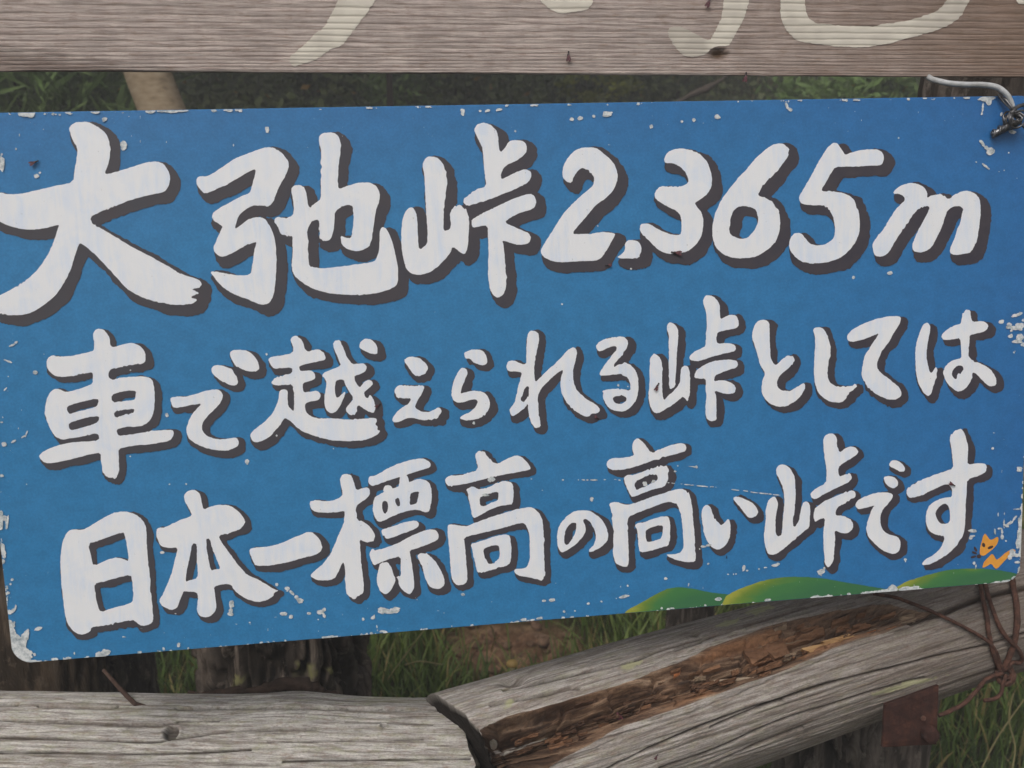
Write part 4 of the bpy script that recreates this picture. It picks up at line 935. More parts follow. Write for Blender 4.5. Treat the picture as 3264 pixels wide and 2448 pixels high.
def log_material(name, light, dark, green=0.3, endc=srgb(52, 46, 42)):
    m, c = wood_grey(name, light, dark, (20, 330, 1), warm=srgb(146, 122, 108), bump=1.0, green=green)
    rot = m.attr('rot'); fresh = m.attr('fresh')
    uvr = m.coord('UV', (14, 190, 1))
    rn = m.noise(uvr, 1.0, 8, 0.7, 0.6)
    rc = m.ramp(rn, [(0.30, srgb(46, 35, 29)), (0.44, srgb(88, 66, 52)), (0.54, srgb(132, 104, 82)), (0.66, srgb(176, 150, 124))])
    fc = m.ramp(rn, [(0.3, srgb(104, 70, 48)), (0.7, srgb(172, 124, 86))])
    rc = m.mix(fresh, rc, fc)
    sxr = m.node('ShaderNodeSeparateXYZ'); m.l.new(m.coord('UV'), sxr.inputs[0])
    rc = m.mix(m.ramp(m.math('ADD', sxr.outputs[0], 0.0), [(0.14, 0.75), (0.30, 0.0)]), rc, srgb(50, 37, 30))  # shade of the hollow's deep left end painted into the rot colour
    rmask = m.ramp(m.math('ADD', rot, m.math('MULTIPLY', m.math('SUBTRACT', rn, 0.5), 0.6)), [(0.35, 0.0), (0.55, 1.0)])
    c = m.mix(rmask, c, rc)
    c = m.mix(m.math('MULTIPLY', m.attr('crack'), 0.95), c, srgb(46, 38, 33))  # shade inside the cracks painted in as a dark colour
    # weather-beaten streaks of darker wood, broader than the grain
    st = m.noise(m.coord('UV', (5, 75, 1), (2.2, 6.1, 0)), 1.0, 6, 0.7, 0.2)
    c = m.mix(m.math('MULTIPLY', m.ramp(st, [(0.50, 0.0), (0.62, 1.0)]), m.math('SUBTRACT', 0.55, m.math('MULTIPLY', rot, 0.5))), c, srgb(104, 90, 80))
    st2 = m.noise(m.coord('UV', (16, 420, 1), (7.2, 1.1, 0)), 1.0, 3, 0.6)
    c = m.mix(m.ramp(st2, [(0.26, 0.75), (0.40, 0.0)]), c, srgb(70, 60, 54))
    sx_ = m.node('ShaderNodeSeparateXYZ'); m.l.new(m.coord('UV'), sx_.inputs[0])
    far_ = m.ramp(m.math('SUBTRACT', sx_.outputs[0], 0.25), [(0.0, 0.0), (0.6, 0.68)])
    if name.startswith('right'): c = m.mix(far_, c, srgb(100, 86, 76))
    cr_ = m.noise(m.coord('UV', (260, 700, 1)), 1.0, 6, 0.75)
    c = m.mix(1.0, c, m.ramp(cr_, [(0.34, 0.62), (0.50, 0.97), (0.66, 1.12)]), 'MULTIPLY')
    pt = m.noise(m.coord('UV', (30, 60, 1), (3, 3, 0)), 1.0, 7, 0.75)
    c = m.mix(m.math('MULTIPLY', m.ramp(pt, [(0.53, 0.0), (0.63, 1.0)]), 0.35), c, srgb(86, 76, 68))
    c = m.mix(m.attr('lichen'), c, srgb(168, 168, 124))
    en = m.noise(m.coord('Object', (60, 60, 60)), 1.0, 5, 0.7)
    ec = m.ramp(en, [(0.35, tuple(0.45 * x for x in endc[:3]) + (1,)), (0.7, endc)])
    c = m.mix(m.attr('endg'), c, ec)
    m.color(c)
    return m.m

def rail_right_feature(px, py, S, TH, facing, arc, dist):
    sd_ = np.where(facing, sdf_poly(ROT_POLY, px, py), 200)
    edge_n = 9 * fbm(dist * 22, arc * 160, 0, 61, 3)
    d = -(sd_ + edge_n)
    bw = np.interp(px, [1500, 1700, 2200, 2700, 3000], [0.058, 0.054, 0.040, 0.026, 0.01])
    depth = bw * sstep(-2, 62, d)
    # brown-rot cubes: stepped blocks broken across the grain
    cl = dist * 17 + 0.6 * vnoise(dist * 9, arc * 40, 0, 62); cr = arc * 95 + 0.5 * vnoise(dist * 12, arc * 20, 0, 63)
    cell = lattice(np.floor(cl).astype(np.int64), np.floor(cr).astype(np.int64), np.zeros_like(cl, dtype=np.int64), 64)
    fl = np.minimum(cl - np.floor(cl), 1 - (cl - np.floor(cl))); fr_ = np.minimum(cr - np.floor(cr), 1 - (cr - np.floor(cr)))
    joint = np.exp(-(np.minimum(fl * 2.2, fr_) / 0.09) ** 2)
    inside = sstep(6, 22, d)
    cl2 = dist * 44 + 0.8 * vnoise(dist * 20, arc * 90, 0, 162); cr2 = arc * 230 + 0.6 * vnoise(dist * 20, arc * 60, 0, 163)
    cell2 = lattice(np.floor(cl2).astype(np.int64), np.floor(cr2).astype(np.int64), np.zeros_like(cl2, dtype=np.int64), 164)
    depth = depth + inside * (0.0085 * cell + 0.0040 * cell2 + 0.009 * joint + 0.003 * fbm(dist * 30, arc * 260, 0, 65, 3))
    zone = sstep(2080, 2250, px) * (1 - sstep(2760, 2800, px)) * sstep(0.35, 0.6, -cell) * sstep(6, 16, d)
    spl = sdf_poly(SPLINTER, px, py) + 26 * fbm(dist * 16, arc * 330, 0, 66, 2) + 3
    onspl = facing * sstep(3, -6, spl)
    rot = sstep(0, 10, d) * (1 - onspl)
    crack = np.zeros_like(px)
    for pts, w, dp in CRACKS:
        cd = seg_dist(pts, px, py) + 1.0 * fbm(dist * 40, arc * 100, 0, 67, 2)
        k = facing * np.exp(-(cd / (w * 1.15)) ** 2)
        depth = depth + 1.8 * dp * k; crack = np.maximum(crack, k)
    # ragged flaked strips near the cavity's rims
    strip = facing * sstep(-60, 0, d) * (1 - sstep(0, 5, d))
    depth = depth + strip * 0.0035 * np.floor(2.2 * (fbm(dist * 6, arc * 130, 0, 68, 3) + 0.5))
    # knot on top left
    kd = np.hypot((px - 1635) / 34 + (py - 2170) / 60, (py - 2172) / 13)
    kk = facing * np.exp(-kd ** 2 * 1.2)
    depth = depth + 0.012 * kk; crack = np.maximum(crack, 0.8 * kk)
    kd2 = np.hypot((px - 2215) / 14, (py - 2022) / 6); kk = facing * np.exp(-kd2 ** 2); depth = depth + 0.004 * kk; crack = np.maximum(crack, 0.8 * kk)
    lic = np.zeros_like(px)
    for x, y, a, b in ((2010, 2116, 34, 13), (2420, 1945, 46, 12), (2330, 1982, 50, 8), (2880, 2188, 120, 7), (1620, 2240, 25, 12)):
        q = np.hypot((px - x + 0.3 * 0) / a, (py - y + 0.27 * (px - x)) / b) + 0.5 * fbm(px / 14, py / 8, 0, 69, 2)
        lic = np.maximum(lic, facing * sstep(1.0, 0.7, q) * 0.6)
    return depth, {'rot': rot, 'fresh': zone, 'crack': crack, 'lichen': lic, 'endg': np.zeros_like(px)}

def rail_left_feature(px, py, S, TH, facing, arc, dist):
    depth = np.zeros_like(px); crack = np.zeros_like(px)
    for pts, w, dp in CRACKS_L:
        cd = seg_dist(pts, px, py) + 1.2 * fbm(dist * 40, arc * 100, 0, 71, 2)
        k = facing * np.exp(-(cd / (w * 1.1)) ** 2)
        depth = depth + 1.8 * dp * k; crack = np.maximum(crack, k)
    kn = np.zeros_like(px)
    for x, y, a, b, ang in ((547, 2338, 25, 17, -30), (1222, 2315, 10, 4.5, 0)):
        t = math.radians(ang); dx = px - x; dy = py - y
        q = np.hypot((dx * math.cos(t) + dy * math.sin(t)) / a, (-dx * math.sin(t) + dy * math.cos(t)) / b)
        k = facing * sstep(1.15, 0.8, q)
        depth = depth + 0.009 * k - 0.0025 * facing * np.exp(-((q - 1.35) / 0.3) ** 2)
        kn = np.maximum(kn, k * (0.85 if a > 12 else 1))
    crack = np.maximum(crack, kn)
    lic = facing * sstep(0.1, 0.5, fbm(dist * 7, arc * 30, 0, 73, 4)) * sstep(2300, 2215, py) * 0.35
    return depth, {'rot': np.zeros_like(px), 'fresh': np.zeros_like(px), 'crack': crack, 'lichen': lic, 'endg': np.zeros_like(px)}

MAT_LOG_R = log_material('right rail wood', srgb(190, 183, 176), srgb(112, 102, 95), 0.35)
MAT_LOG_L = log_material('left rail wood', srgb(212, 207, 200), srgb(132, 123, 116), 0.45, endc=srgb(150, 142, 128))

AR = W(1480, 2462, 1.085); BR = W(3264, 1905, 1.265)
axr = unit(BR - AR)
ARs = AR - axr * 0.12; BRs = BR + axr * 0.45
cutn = unit(-RIGHT * math.cos(math.radians(29)) - UP * math.sin(math.radians(29)) - FWD * 0.52)
meR, axR, e1R, e2R = make_log('right_rail', ARs, BRs, 0.0975, 0.0800, 760, 330, (W(1555, 2330, 0.99), cutn), None, rail_right_feature, 11, MAT_LOG_R)
rail_r = add_obj('log_rail', meR, None, MAT_LOG_R)
tag(rail_r, 'thick weathered grey log rail rising to the right with a long brown rotted hollow', 'log rail')

AL = W(-300, 2392, 1.135); BL = W(1490, 2430, 1.135)
def left_top(S, TH):
    b = 0.0045 * np.exp(-((S - 0.69) / 0.07) ** 2) * np.clip(np.sin(TH), 0, 1)
    return b
rail_l_me, axL, e1L, e2L = make_log('left_rail', AL, BL, 0.072, 0.0725, 700, 260, None, (W(1510, 2360, 1.10), unit(RIGHT * math.cos(math.radians(22)) + UP * math.sin(math.radians(22)) - FWD * .1)), rail_left_feature, 31, MAT_LOG_L, top_of=left_top)
rail_l = add_obj('log_rail', rail_l_me, None, MAT_LOG_L)
tag(rail_l, 'pale grey cracked log rail lying level at bottom left with an oval knot hole', 'log rail')
# splinter lying in the hollow, broken slivers
def depth_on(px, py, A, B, rA, rB):
    """depth along the view axis of the near surface of the log at a pixel"""
    ax = unit(B - A); d = unit(FWD + RIGHT * (px - 1632) / F - UP * (py - 1224) / F)
    w0 = CAMP - A
    dp = d - ax * (d @ ax); wp = w0 - ax * (w0 @ ax)
    a = dp @ dp; b = 2 * dp @ wp; r = (rA + rB) / 2
    for _ in range(4):
        disc = b * b - 4 * a * (wp @ wp - r * r)
        t = (-b - math.sqrt(max(disc, 0))) / (2 * a)
        f = ((w0 + d * t) @ ax) / np.linalg.norm(B - A)
        r = rA + (rB - rA) * min(max(f, 0), 1)
    return t * (d @ FWD)
def on_log(px, py, lift=0.0, clampy=None):
    z = depth_on(px, py, ARs, BRs, 0.0975, 0.0800)
    return W(px, py, z - lift)
ms = M('pale splinter wood', rough=0.85, spec=0.1)
ms.color(ms.ramp(ms.noise(ms.coord('Object', (40, 40, 40)), 1.0, 5, 0.6), [(0.3, srgb(140, 122, 104)), (0.7, srgb(184, 168, 146))]))
def sliver(pts, r, sink, seed, mat=None):
    P = [on_log(x, y, -sink) for x, y in pts]
    o = add_obj('splinter', tube_mesh('splinter', P, r, n=14, sides=6, jitter=0.3, seed=seed), rail_r, mat or ms.m)
    return o
sliver([(2276, 2172), (2350, 2166), (2432, 2160)], [.0014, .0022, .001], 0.020, 3)
ms2 = M('orange fresh broken wood', rough=0.8, spec=0.15)
ms2.color(ms2.ramp(ms2.noise(ms2.coord('Object', (30, 30, 30)), 2.0, 6, 0.7), [(0.3, srgb(150, 98, 60)), (0.7, srgb(206, 160, 104))]))
# broken blocks of brown-rotted wood standing proud in the hollow
def chunk(corners, thick, sink, seed, mat):
    C0 = np.array([on_log(x, y, -sink) for x, y in corners])
    n_in = unit(np.mean([(c - (ARs + axR * ((c - ARs) @ axR))) for c in C0], axis=0))
    nu, nv = 14, 8
    a, b, c, d = C0
    V = []
    for i in range(nu):
        for j in range(nv):
            s = i / (nu - 1); t = j / (nv - 1)
            p = (a * (1 - s) + b * s) * (1 - t) + (d * (1 - s) + c * s) * t
            rg = 0.0012 * vnoise(s * 3 + seed, t * 14, 0, seed) + 0.0010 * vnoise(s * 9, t * 22, seed, seed)
            p = p + n_in * rg
            if i in (0, nu - 1): p = p + (b - a) * 0.04 * vnoise(t * 7, seed, 0, seed + 1)
            V.append(p)
    V = np.array(V); m0 = len(V)
    V2 = V - n_in * thick
    V = np.vstack([V, V2])
    Q = list(map(list, grid_quads(nu, nv)))
    F1 = [q[::-1] for q in Q]
    F2 = [[x + m0 for x in q] for q in Q]
    for i in range(nu - 1):
        F1.append([i * nv, (i + 1) * nv, (i + 1) * nv + m0, i * nv + m0]); k = nv - 1
        F1.append([i * nv + k, i * nv + k + m0, (i + 1) * nv + k + m0, (i + 1) * nv + k])
    for j in range(nv - 1):
        F1.append([j, j + m0, j + 1 + m0, j + 1]); k = (nu - 1) * nv
        F1.append([k + j, k + j + 1, k + j + 1 + m0, k + j + m0])
    return add_obj('rotten_block', quads_mesh('rotten_block', V, np.array(F1 + F2)), rail_r, mat)
S_ = lambda x, y: (2264 + .45208 * x, 1748 + .45208 * y)
BLK = [([(230, 715), (330, 655), (420, 740), (300, 815)], .008, .016, 0), ([(365, 690), (505, 630), (555, 740), (455, 780)], .008, .016, 0), ([(520, 640), (760, 560), (800, 610), (545, 690)], .008, .022, 0),
       ([(640, 705), (840, 660), (900, 690), (760, 755)], .007, .008, 1), ([(790, 655), (980, 600), (1060, 625), (870, 700)], .008, .008, 1), ([(1060, 610), (1300, 530), (1360, 560), (1085, 640)], .008, .010, 2),
       ([(900, 590), (1100, 520), (1140, 550), (930, 620)], .007, .020, 0), ([(0, 740), (120, 720), (130, 760), (10, 800)], .007, .018, 0), ([(-60, 800), (60, 780), (70, 840), (-50, 880)], .007, .022, 0),
       ([(1110, 460), (1240, 430), (1260, 470), (1140, 500)], .006, .018, 0), ([(1330, 480), (1440, 460), (1450, 515), (1350, 530)], .006, .006, 3), ([(-250, 780), (-120, 750), (-110, 810), (-240, 840)], .006, .018, 0),
       ([(-520, 890), (-350, 850), (-340, 900), (-500, 940)], .006, .016, 0), ([(-860, 960), (-640, 900), (-620, 950), (-840, 1010)], .006, .014, 0), ([(140, 650), (300, 600), (320, 640), (160, 690)], .005, .016, 0)]
def wood_simple(name, a, b):
    m = M(name, rough=0.85, spec=0.15)
    # grain runs along the rail: stretch the noise with the rail's own direction
    n_ = m.noise(m.coord('Object', (14, 40, 150), rot=(0, -0.28, 0)), 1.0, 6, 0.65)
    m.color(m.ramp(n_, [(0.32, a), (0.68, b)])); m.normal(m.bump(n_, 0.6, 0.002))
    return m.m
BM = [wood_simple('brown rotten wood', srgb(84, 60, 44), srgb(140, 104, 78)), wood_simple('yellow broken wood', srgb(138, 104, 70), srgb(190, 156, 112)),
      wood_simple('orange broken wood', srgb(140, 86, 54), srgb(186, 126, 84)), wood_simple('grey broken wood', srgb(104, 88, 72), srgb(152, 132, 110)), wood_simple('dark rotten wood', srgb(56, 41, 33), srgb(112, 84, 66))]
def in_rot(x, y):
    return float(sdf_poly(ROT_POLY, np.array([[x]]), np.array([[y]]))[0, 0])
rb = np.random.default_rng(77)
tries = 0
while len(BLK) < 105 and tries < 6000:
    tries += 1
    x = rb.uniform(1600, 2850); y = rb.uniform(1920, 2440)
    if in_rot(x, y) > -16: continue
    w_ = rb.uniform(18, 60) * (1.3 if x < 2100 else 1.0); h_ = rb.uniform(7, 17)
    sl = -0.30 + rb.uniform(-.07, .07)
    q = []
    for ux, uy in ((-1, -1), (1, -1), (1, 1), (-1, 1)):
        px_ = x + ux * w_ / 2 * rb.uniform(.8, 1.15); py_ = y + sl * ux * w_ / 2 + uy * h_ / 2 * rb.uniform(.7, 1.3) + ux * rb.uniform(-2, 2)
        q.append(((px_ - 2264) / .45208, (py_ - 1748) / .45208))
    base = np.interp(x, [1500, 1700, 2200, 2700, 3000], [.046, .044, .032, .020, .008]) * min(1, -in_rot(x, y) / 60)
    BLK.append((q, rb.uniform(.004, .009), max(base - rb.uniform(.0, .007), .003), int(rb.choice([0, 0, 0, 4, 4, 2, 3] if x > 2100 else [0, 4, 4, 4, 0]))))
for k, (q, th_, sk, mi) in enumerate(BLK):
    chunk([S_(*p) for p in q], th_, sk, 50 + k, BM[mi])

# ------------------------------------------------------------------ rusty wires on the right end of the rail
mr = M('rusty iron', rough=0.85, spec=0.3, metallic=0.25)
co = mr.coord('Object')
rn = mr.noise(co, 140, 6, 0.7)
rust = mr.ramp(rn, [(0.3, srgb(48, 35, 31)), (0.5, srgb(82, 56, 46)), (0.72, srgb(114, 80, 66))])
mr.color(rust); mr.normal(mr.bump(rn, 0.6, 0.001))
MAT_RUST = mr.m
def swire(pts, lift=0.006):
    out = []
    for x, y in pts:
        px, py = S_(x, y)
        z = depth_on(px, min(py, 2120), ARs, BRs, .0975, .0800)
        out.append(W(px, py, z - lift))
    return out
wire = empty('rusty_wire', on_log(*S_(2070, 880)))
tag(wire, 'rusty brown wire twisted into a knot around the right end of the rotted rail', 'wire')
def wstrand(name, pts, r=.0026, lift=.006, n=40, parent=wire, mat=MAT_RUST, P=None):
    me = tube_mesh(name, P if P is not None else swire(pts, lift), r, n=n, sides=10, jitter=0.12, seed=len(pts) if pts else 9)
    me.transform(Matrix.Translation(-parent.location))
    return add_obj(name, me, parent, mat)
wstrand('strand', [(1150, 320), (1300, 345), (1400, 380), (1500, 418), (1600, 462), (1800, 560), (1950, 650), (2010, 720), (2040, 800), (2065, 865)], .0022, .008)
wstrand('strand', [(1895, 150), (1905, 255), (1920, 350), (1950, 480), (1965, 600), (1990, 720), (2030, 830), (2055, 890)], .0028, .006)
wstrand('strand', [(1925, 150), (1940, 260), (1980, 400), (2040, 550), (2100, 640), (2170, 710), (2197, 770), (2180, 808), (2125, 805), (2085, 850)], .0027, .009)
wstrand('strand', [(2120, 150), (2135, 260), (2160, 400), (2162, 550), (2140, 680), (2100, 780), (2065, 860)], .0036, .006)
wstrand('strand', [(2060, 880), (1950, 920), (1880, 1000), (1780, 1100), (1700, 1140), (1612, 1180)], .0026, .008)
wstrand('strand', [(2085, 890), (2062, 960), (2050, 1020), (2005, 1060), (1930, 1072)], .0024, .008)
kc = on_log(*S_(2068, 882), .010)
coil = []
for k in range(90):
    a = k / 90 * 2 * math.pi * 4.2
    rr = 0.0095 + 0.0035 * math.sin(a * 0.6)
    coil.append(kc + RIGHT * rr * math.cos(a) + UP * rr * 0.95 * math.sin(a) - FWD * (0.006 * math.sin(a * 0.37) + 0.002))
wstrand('knot', None, .0024, n=220, P=coil)

# ------------------------------------------------------------------ rusty bracket plate with a bolt
pa, pb, pc, pd = [W(*S_(x, y), 1.080) for x, y in ((1236, 1105), (1612, 968), (1598, 1385), (1215, 1405))]
brk = empty('rusty_bracket', (pa + pb + pc + pd) / 4)
tag(brk, 'rusty square iron plate with a bolt head below the rotted rail', 'bracket')
def slab(name, q, thick, parent, mat, bev=0.0012, div=10, rag=0.0006, seed=1):
    q = [np.asarray(p) - np.array(parent.location) for p in q]
    a, b, c, d = q
    nrm = unit(np.cross(b - a, d - a)); 
    if nrm @ FWD > 0: nrm = -nrm
    V = []
    for i in range(div + 1):
        for j in range(div + 1):
            s, t = i / div, j / div
            p = (a * (1 - s) + b * s) * (1 - t) + (d * (1 - s) + c * s) * t
            e_ = min(s, 1 - s, t, 1 - t)
            V.append(p + nrm * (rag * vnoise(s * 6, t * 6, 0, seed) - (bev if e_ == 0 else 0)))
    m0 = len(V); V = np.array(V); V = np.vstack([V, V - nrm * thick])
    Q = grid_quads(div + 1, div + 1); n_ = div + 1
    Fs = [list(x) for x in Q] + [[y + m0 for y in x[::-1]] for x in Q]
    for i in range(div):
        Fs += [[i * n_, i * n_ + m0, (i + 1) * n_ + m0, (i + 1) * n_], [i * n_ + div, (i + 1) * n_ + div, (i + 1) * n_ + div + m0, i * n_ + div + m0],
               [i, i + 1, i + 1 + m0, i + m0], [div * n_ + i, div * n_ + i + m0, div * n_ + i + 1 + m0, div * n_ + i + 1]]
    me = quads_mesh(name, V, np.array(Fs))
    bm_ = __import__('bmesh').new(); bm_.from_mesh(me); __import__('bmesh').ops.recalc_face_normals(bm_, faces=bm_.faces); bm_.to_mesh(me); bm_.free()
    return add_obj(name, me, parent, mat)
mr2 = M('dark red rust', rough=0.9, spec=0.2, metallic=0.1)
co = mr2.coord('Object'); rn = mr2.noise(co, 60, 8, 0.75)
mr2.color(mr2.ramp(rn, [(0.3, srgb(36, 25, 23)), (0.52, srgb(60, 38, 32)), (0.75, srgb(92, 58, 44))])); mr2.normal(mr2.bump(rn, 0.8, 0.002))
slab('plate', [pa, pb, pc, pd], .005, brk, mr2.m, seed=3)
def disc_stack(name, c, n, prof, parent, mat, sides=24):
    """lathe about direction n: prof list of (radius, height)"""
    n = unit(np.asarray(n)); a = unit(np.cross(n, [0.2, 0.1, 0.97])); b = np.cross(n, a)
    c = np.asarray(c) - np.array(parent.location)
    V = []
    for r, h in prof:
        for k in range(sides):
            t = 2 * math.pi * k / sides
            V.append(c + n * h + r * (math.cos(t) * a + math.sin(t) * b))
    Q = [list(x) for x in grid_quads(len(prof), sides, wrap=True)]
    loops = [y for x in Q for y in x]; starts = list(range(0, len(loops), 4))
    starts.append(len(loops)); loops += list(range((len(prof) - 1) * sides, len(prof) * sides))
    starts.append(len(loops)); loops += list(range(sides))[::-1]
    return add_obj(name, mesh_np(name, np.array(V), loops, starts, smooth=False), parent, mat)
bc = W(*S_(1545, 1308), 1.075)
disc_stack('bolt_head', bc - FWD * .001, -FWD, [(.0100, -.003), (.0100, .003), (.0088, .0055), (.0055, .0072), (.002, .0078)], brk, mr2.m, 14)
disc_stack('bolt_head', W(*S_(1500, 1196), 1.075), -FWD, [(.003, 0), (.003, .0015), (.002, .0022)], brk, MAT_RUST, 10)

# ------------------------------------------------------------------ white cable and steel knot at the sign's top right corner
R_ = lambda x, y: (2464 + .36166 * x, .36166 * y)
mcab = M('white plastic coating', rough=0.45, spec=0.4); mcab.color(mcab.ramp(mcab.noise(mcab.coord('Object'), 60, 4, 0.6), [(0.3, srgb(150, 150, 148)), (0.65, srgb(188, 190, 192))]))
mst = M('dark galvanised wire', rough=0.38, spec=0.5, metallic=0.85)
rn = mst.noise(mst.coord('Object'), 120, 5, 0.6); mst.color(mst.ramp(rn, [(0.3, srgb(70, 68, 66)), (0.7, srgb(132, 132, 134))]))
def near_sign(x, y, lift):
    px, py = R_(x, y); P = ray_plane(px, py, SO + SN * lift, SN); return P
tie = empty('tie_wire', near_sign(2110, 1050, .01))
tag(tie, 'white coated cable ending in a steel knot at the blue board corner', 'cable')
def tpart(name, P, r, n, mat):
    me = tube_mesh(name, P, r, n=n, sides=10); me.transform(Matrix.Translation(-tie.location)); return add_obj(name, me, tie, mat)
tpart('coated_strand', [near_sign(*p) for p in ((1250, 560, -.035), (1370, 680, -.018), (1450, 712, -.008), (1560, 736, -.002), (1700, 746, .002), (1850, 748, .004), (1970, 768, .007), (2050, 822, .010), (2092, 885, .011), (2112, 945, .011))], [.0030, .0030, .0030, .0030, .0030, .0029, .0026], 60, mcab.m)
ctr = near_sign(2115, 1055, .012)
def coilpts(c, r, turns, n, sx=1.0, sy=1.0, ph=0.0, tilt=0.3, drift=(0, 0)):
    out = []
    for k in range(n):
        a = ph + k / n * 2 * math.pi * turns
        f = k / n - .5
        q = r * (1 + 0.13 * math.sin(a * 1.37 + ph))
        out.append(c + SU * (q * sx * math.cos(a) + drift[0] * f) - SV * (q * sy * math.sin(a) + drift[1] * f) + SN * (.004 * math.sin(a * tilt + ph) + .002 * math.cos(a * 2)))
    return out
tpart('coil', coilpts(ctr, .0092, 3.4, 110, 1.0, .95, 0, .31), .00105, 200, mst.m)
tpart('coil', coilpts(ctr, .0068, 3.2, 100, 1.1, .85, 1.2, .43), .0011, 180, mst.m)
tpart('coil', coilpts(ctr + SU * .002, .0045, 2.6, 80, 1.0, 1.0, 2.1, .5), .0011, 140, mst.m)
tpart('twisted_tail', [near_sign(*p) for p in ((2130, 1070, .014), (2060, 1120, .009), (1990, 1160, .005), (1930, 1188, .0035))], [.0042, .0046, .004, .0034], 30, mst.m)
tw = [near_sign(2130 + (1925 - 2130) * t, 1060 + (1192 - 1060) * t, .013 - .008 * t) + SV * .0042 * math.sin(t * 26) + SN * .0042 * math.cos(t * 26) for t in np.linspace(0, 1, 70)]
tpart('strand', tw, .0012, 150, mst.m)
tpart('strand', [near_sign(*p) for p in ((1985, 835, .002), (2030, 895, .006), (2075, 940, .010), (2120, 990, .014))], .0013, 24, mst.m)
tpart('strand', [near_sign(*p) for p in ((1995, 845, .001), (2050, 880, .009), (2100, 945, .013), (2140, 1010, .014))], .0016, 24, mst.m)
tpart('strand', [near_sign(*p) for p in ((2100, 1000, .014), (2150, 945, .012), (2220, 920, .006), (2330, 880, -.01))], .0021, 24, mst.m)
tpart('strand', [near_sign(*p) for p in ((2130, 990, .015), (2180, 975, .014), (2260, 985, .006))], .0011, 24, mst.m)
tpart('strand', [near_sign(*p) for p in ((2160, 1060, .013), (2200, 1110, .010), (2240, 1150, .006))], .0013, 24, mst.m)

# ------------------------------------------------------------------ rusty nail in the left rail
mn = M('brown rusty nail', rough=0.85, spec=0.25, metallic=0.1)
rn = mn.noise(mn.coord('Object'), 160, 5, 0.7); mn.color(mn.ramp(rn, [(0.3, srgb(56, 42, 37)), (0.7, srgb(88, 68, 58))]))
zn = depth_on(434, 2240, AL, BL, .072, .0725)
me = tube_mesh('nail', [W(330, 2136, zn + .03), W(380, 2192, zn + .015), W(436, 2250, zn - .001)], [.0022, .0027, .0029], n=16, sides=10, jitter=.1)
nail = add_obj('nail', me, rail_l, mn.m)
me = tube_mesh('nail_head', [W(428, 2243, zn - .0025), W(466, 2249, zn - .001)], [.0030, .0008], n=6, sides=8)
add_obj('nail_head', me, nail, mn.m)
# ------------------------------------------------------------------ posts and stumps
def bark_mat(name, a, b, c_):
    m = M(name, rough=0.95, spec=0.1)
    n1 = m.noise(m.coord('UV', (75, 12, 1)), 1.0, 8, 0.75, 1.2)
    n2 = m.noise(m.coord('UV', (14, 5, 1), (4, 3, 0)), 1.0, 5, 0.6)
    col = m.ramp(n1, [(0.30, a), (0.50, b), (0.72, c_)])
    col = m.mix(m.ramp(n2, [(0.5, 0.0), (0.7, 0.6)]), col, srgb(122, 112, 104))
    col = m.mix(m.attr('lichen'), col, srgb(150, 146, 100))
    rdg = m.attr('ridge')
    dk = tuple(0.35 * x for x in b[:3]) + (1,)
    col = m.mix(m.ramp(rdg, [(0.42, 0.85), (0.68, 0.0)]), col, dk)
    fl = m.noise(m.coord('UV', (40, 22, 1), (1, 5, 0)), 1.0, 6, 0.75)
    col = m.mix(m.ramp(fl, [(0.56, 0.0), (0.64, 0.7)]), col, c_)
    m.color(col); m.normal(m.bump(n1, 1.0, 0.008))
    return m.m
def post_mesh(name, x, y, z0, z1, r0, r1, seed, bark=0.006, ns=150, nt=140, lean=(0, 0), lic=()):
    S, T = np.meshgrid(np.linspace(0, 1, ns), np.linspace(0, 2 * math.pi, nt, endpoint=False), indexing='ij')
    H = z1 - z0
    r = r0 + (r1 - r0) * S
    c, s = np.cos(T), np.sin(T)
    wx = 0.9 * vnoise(S * H * 8, c * 2, s * 2, seed + 31)
    ridge = fbm(c * 5.5 + wx, s * 5.5 + wx, S * H * 7.0, seed, 4)
    ridge = 1 - np.minimum(np.abs(ridge) * 3.4, 1.3)
    ridge = -np.clip(ridge, 0, 1) ** 1.5 * 1.6 + 0.5
    r = r * (1 + 0.05 * fbm(c * 1.2, s * 1.2, S * H * 3, seed + 2, 2)) + bark * ridge + bark * 0.5 * fbm(c * 16, s * 16, S * H * 16, seed + 3, 3)
    V = np.stack([x + lean[0] * S * H + r * c, y + lean[1] * S * H + r * s, z0 + S * H], -1)
    px, py, z = project(V)
    L = np.zeros_like(px)
    for lx, ly, a, b in lic:
        q = np.hypot((px - lx) / a, (py - ly) / b) + 0.9 * fbm(px / 9, py / 9, 0, seed + 7, 3)
        L = np.maximum(L, sstep(1.0, 0.75, q) * (s < 0))
    V = V + (L * 0.0012)[..., None] * np.stack([c, s, 0 * c], -1)
    V = V.reshape(-1, 3)
    uv = np.stack([(T * r0).ravel(), (S * H).ravel()], 1)
    Q = grid_quads(ns, nt, wrap=True)[:, ::1]
    loops = list(Q.ravel()); starts = list(range(0, len(loops), 4))
    starts.append(len(loops)); loops += [(ns - 1) * nt + k for k in range(nt)]
    return mesh_np(name, V, loops, starts, smooth=True, attrs={'lichen': L.ravel(), 'ridge': np.clip(0.5 + 0.5 * ridge, 0, 1).ravel()}, uv=uv)

BARK1 = bark_mat('dark grey bark', srgb(46, 40, 36), srgb(98, 87, 78), srgb(154, 140, 128))
BARK2 = bark_mat('brown post wood', srgb(62, 50, 40), srgb(104, 88, 72), srgb(128, 112, 96))
BARK3 = bark_mat('greying post wood', srgb(76, 68, 62), srgb(112, 102, 94), srgb(142, 132, 122))

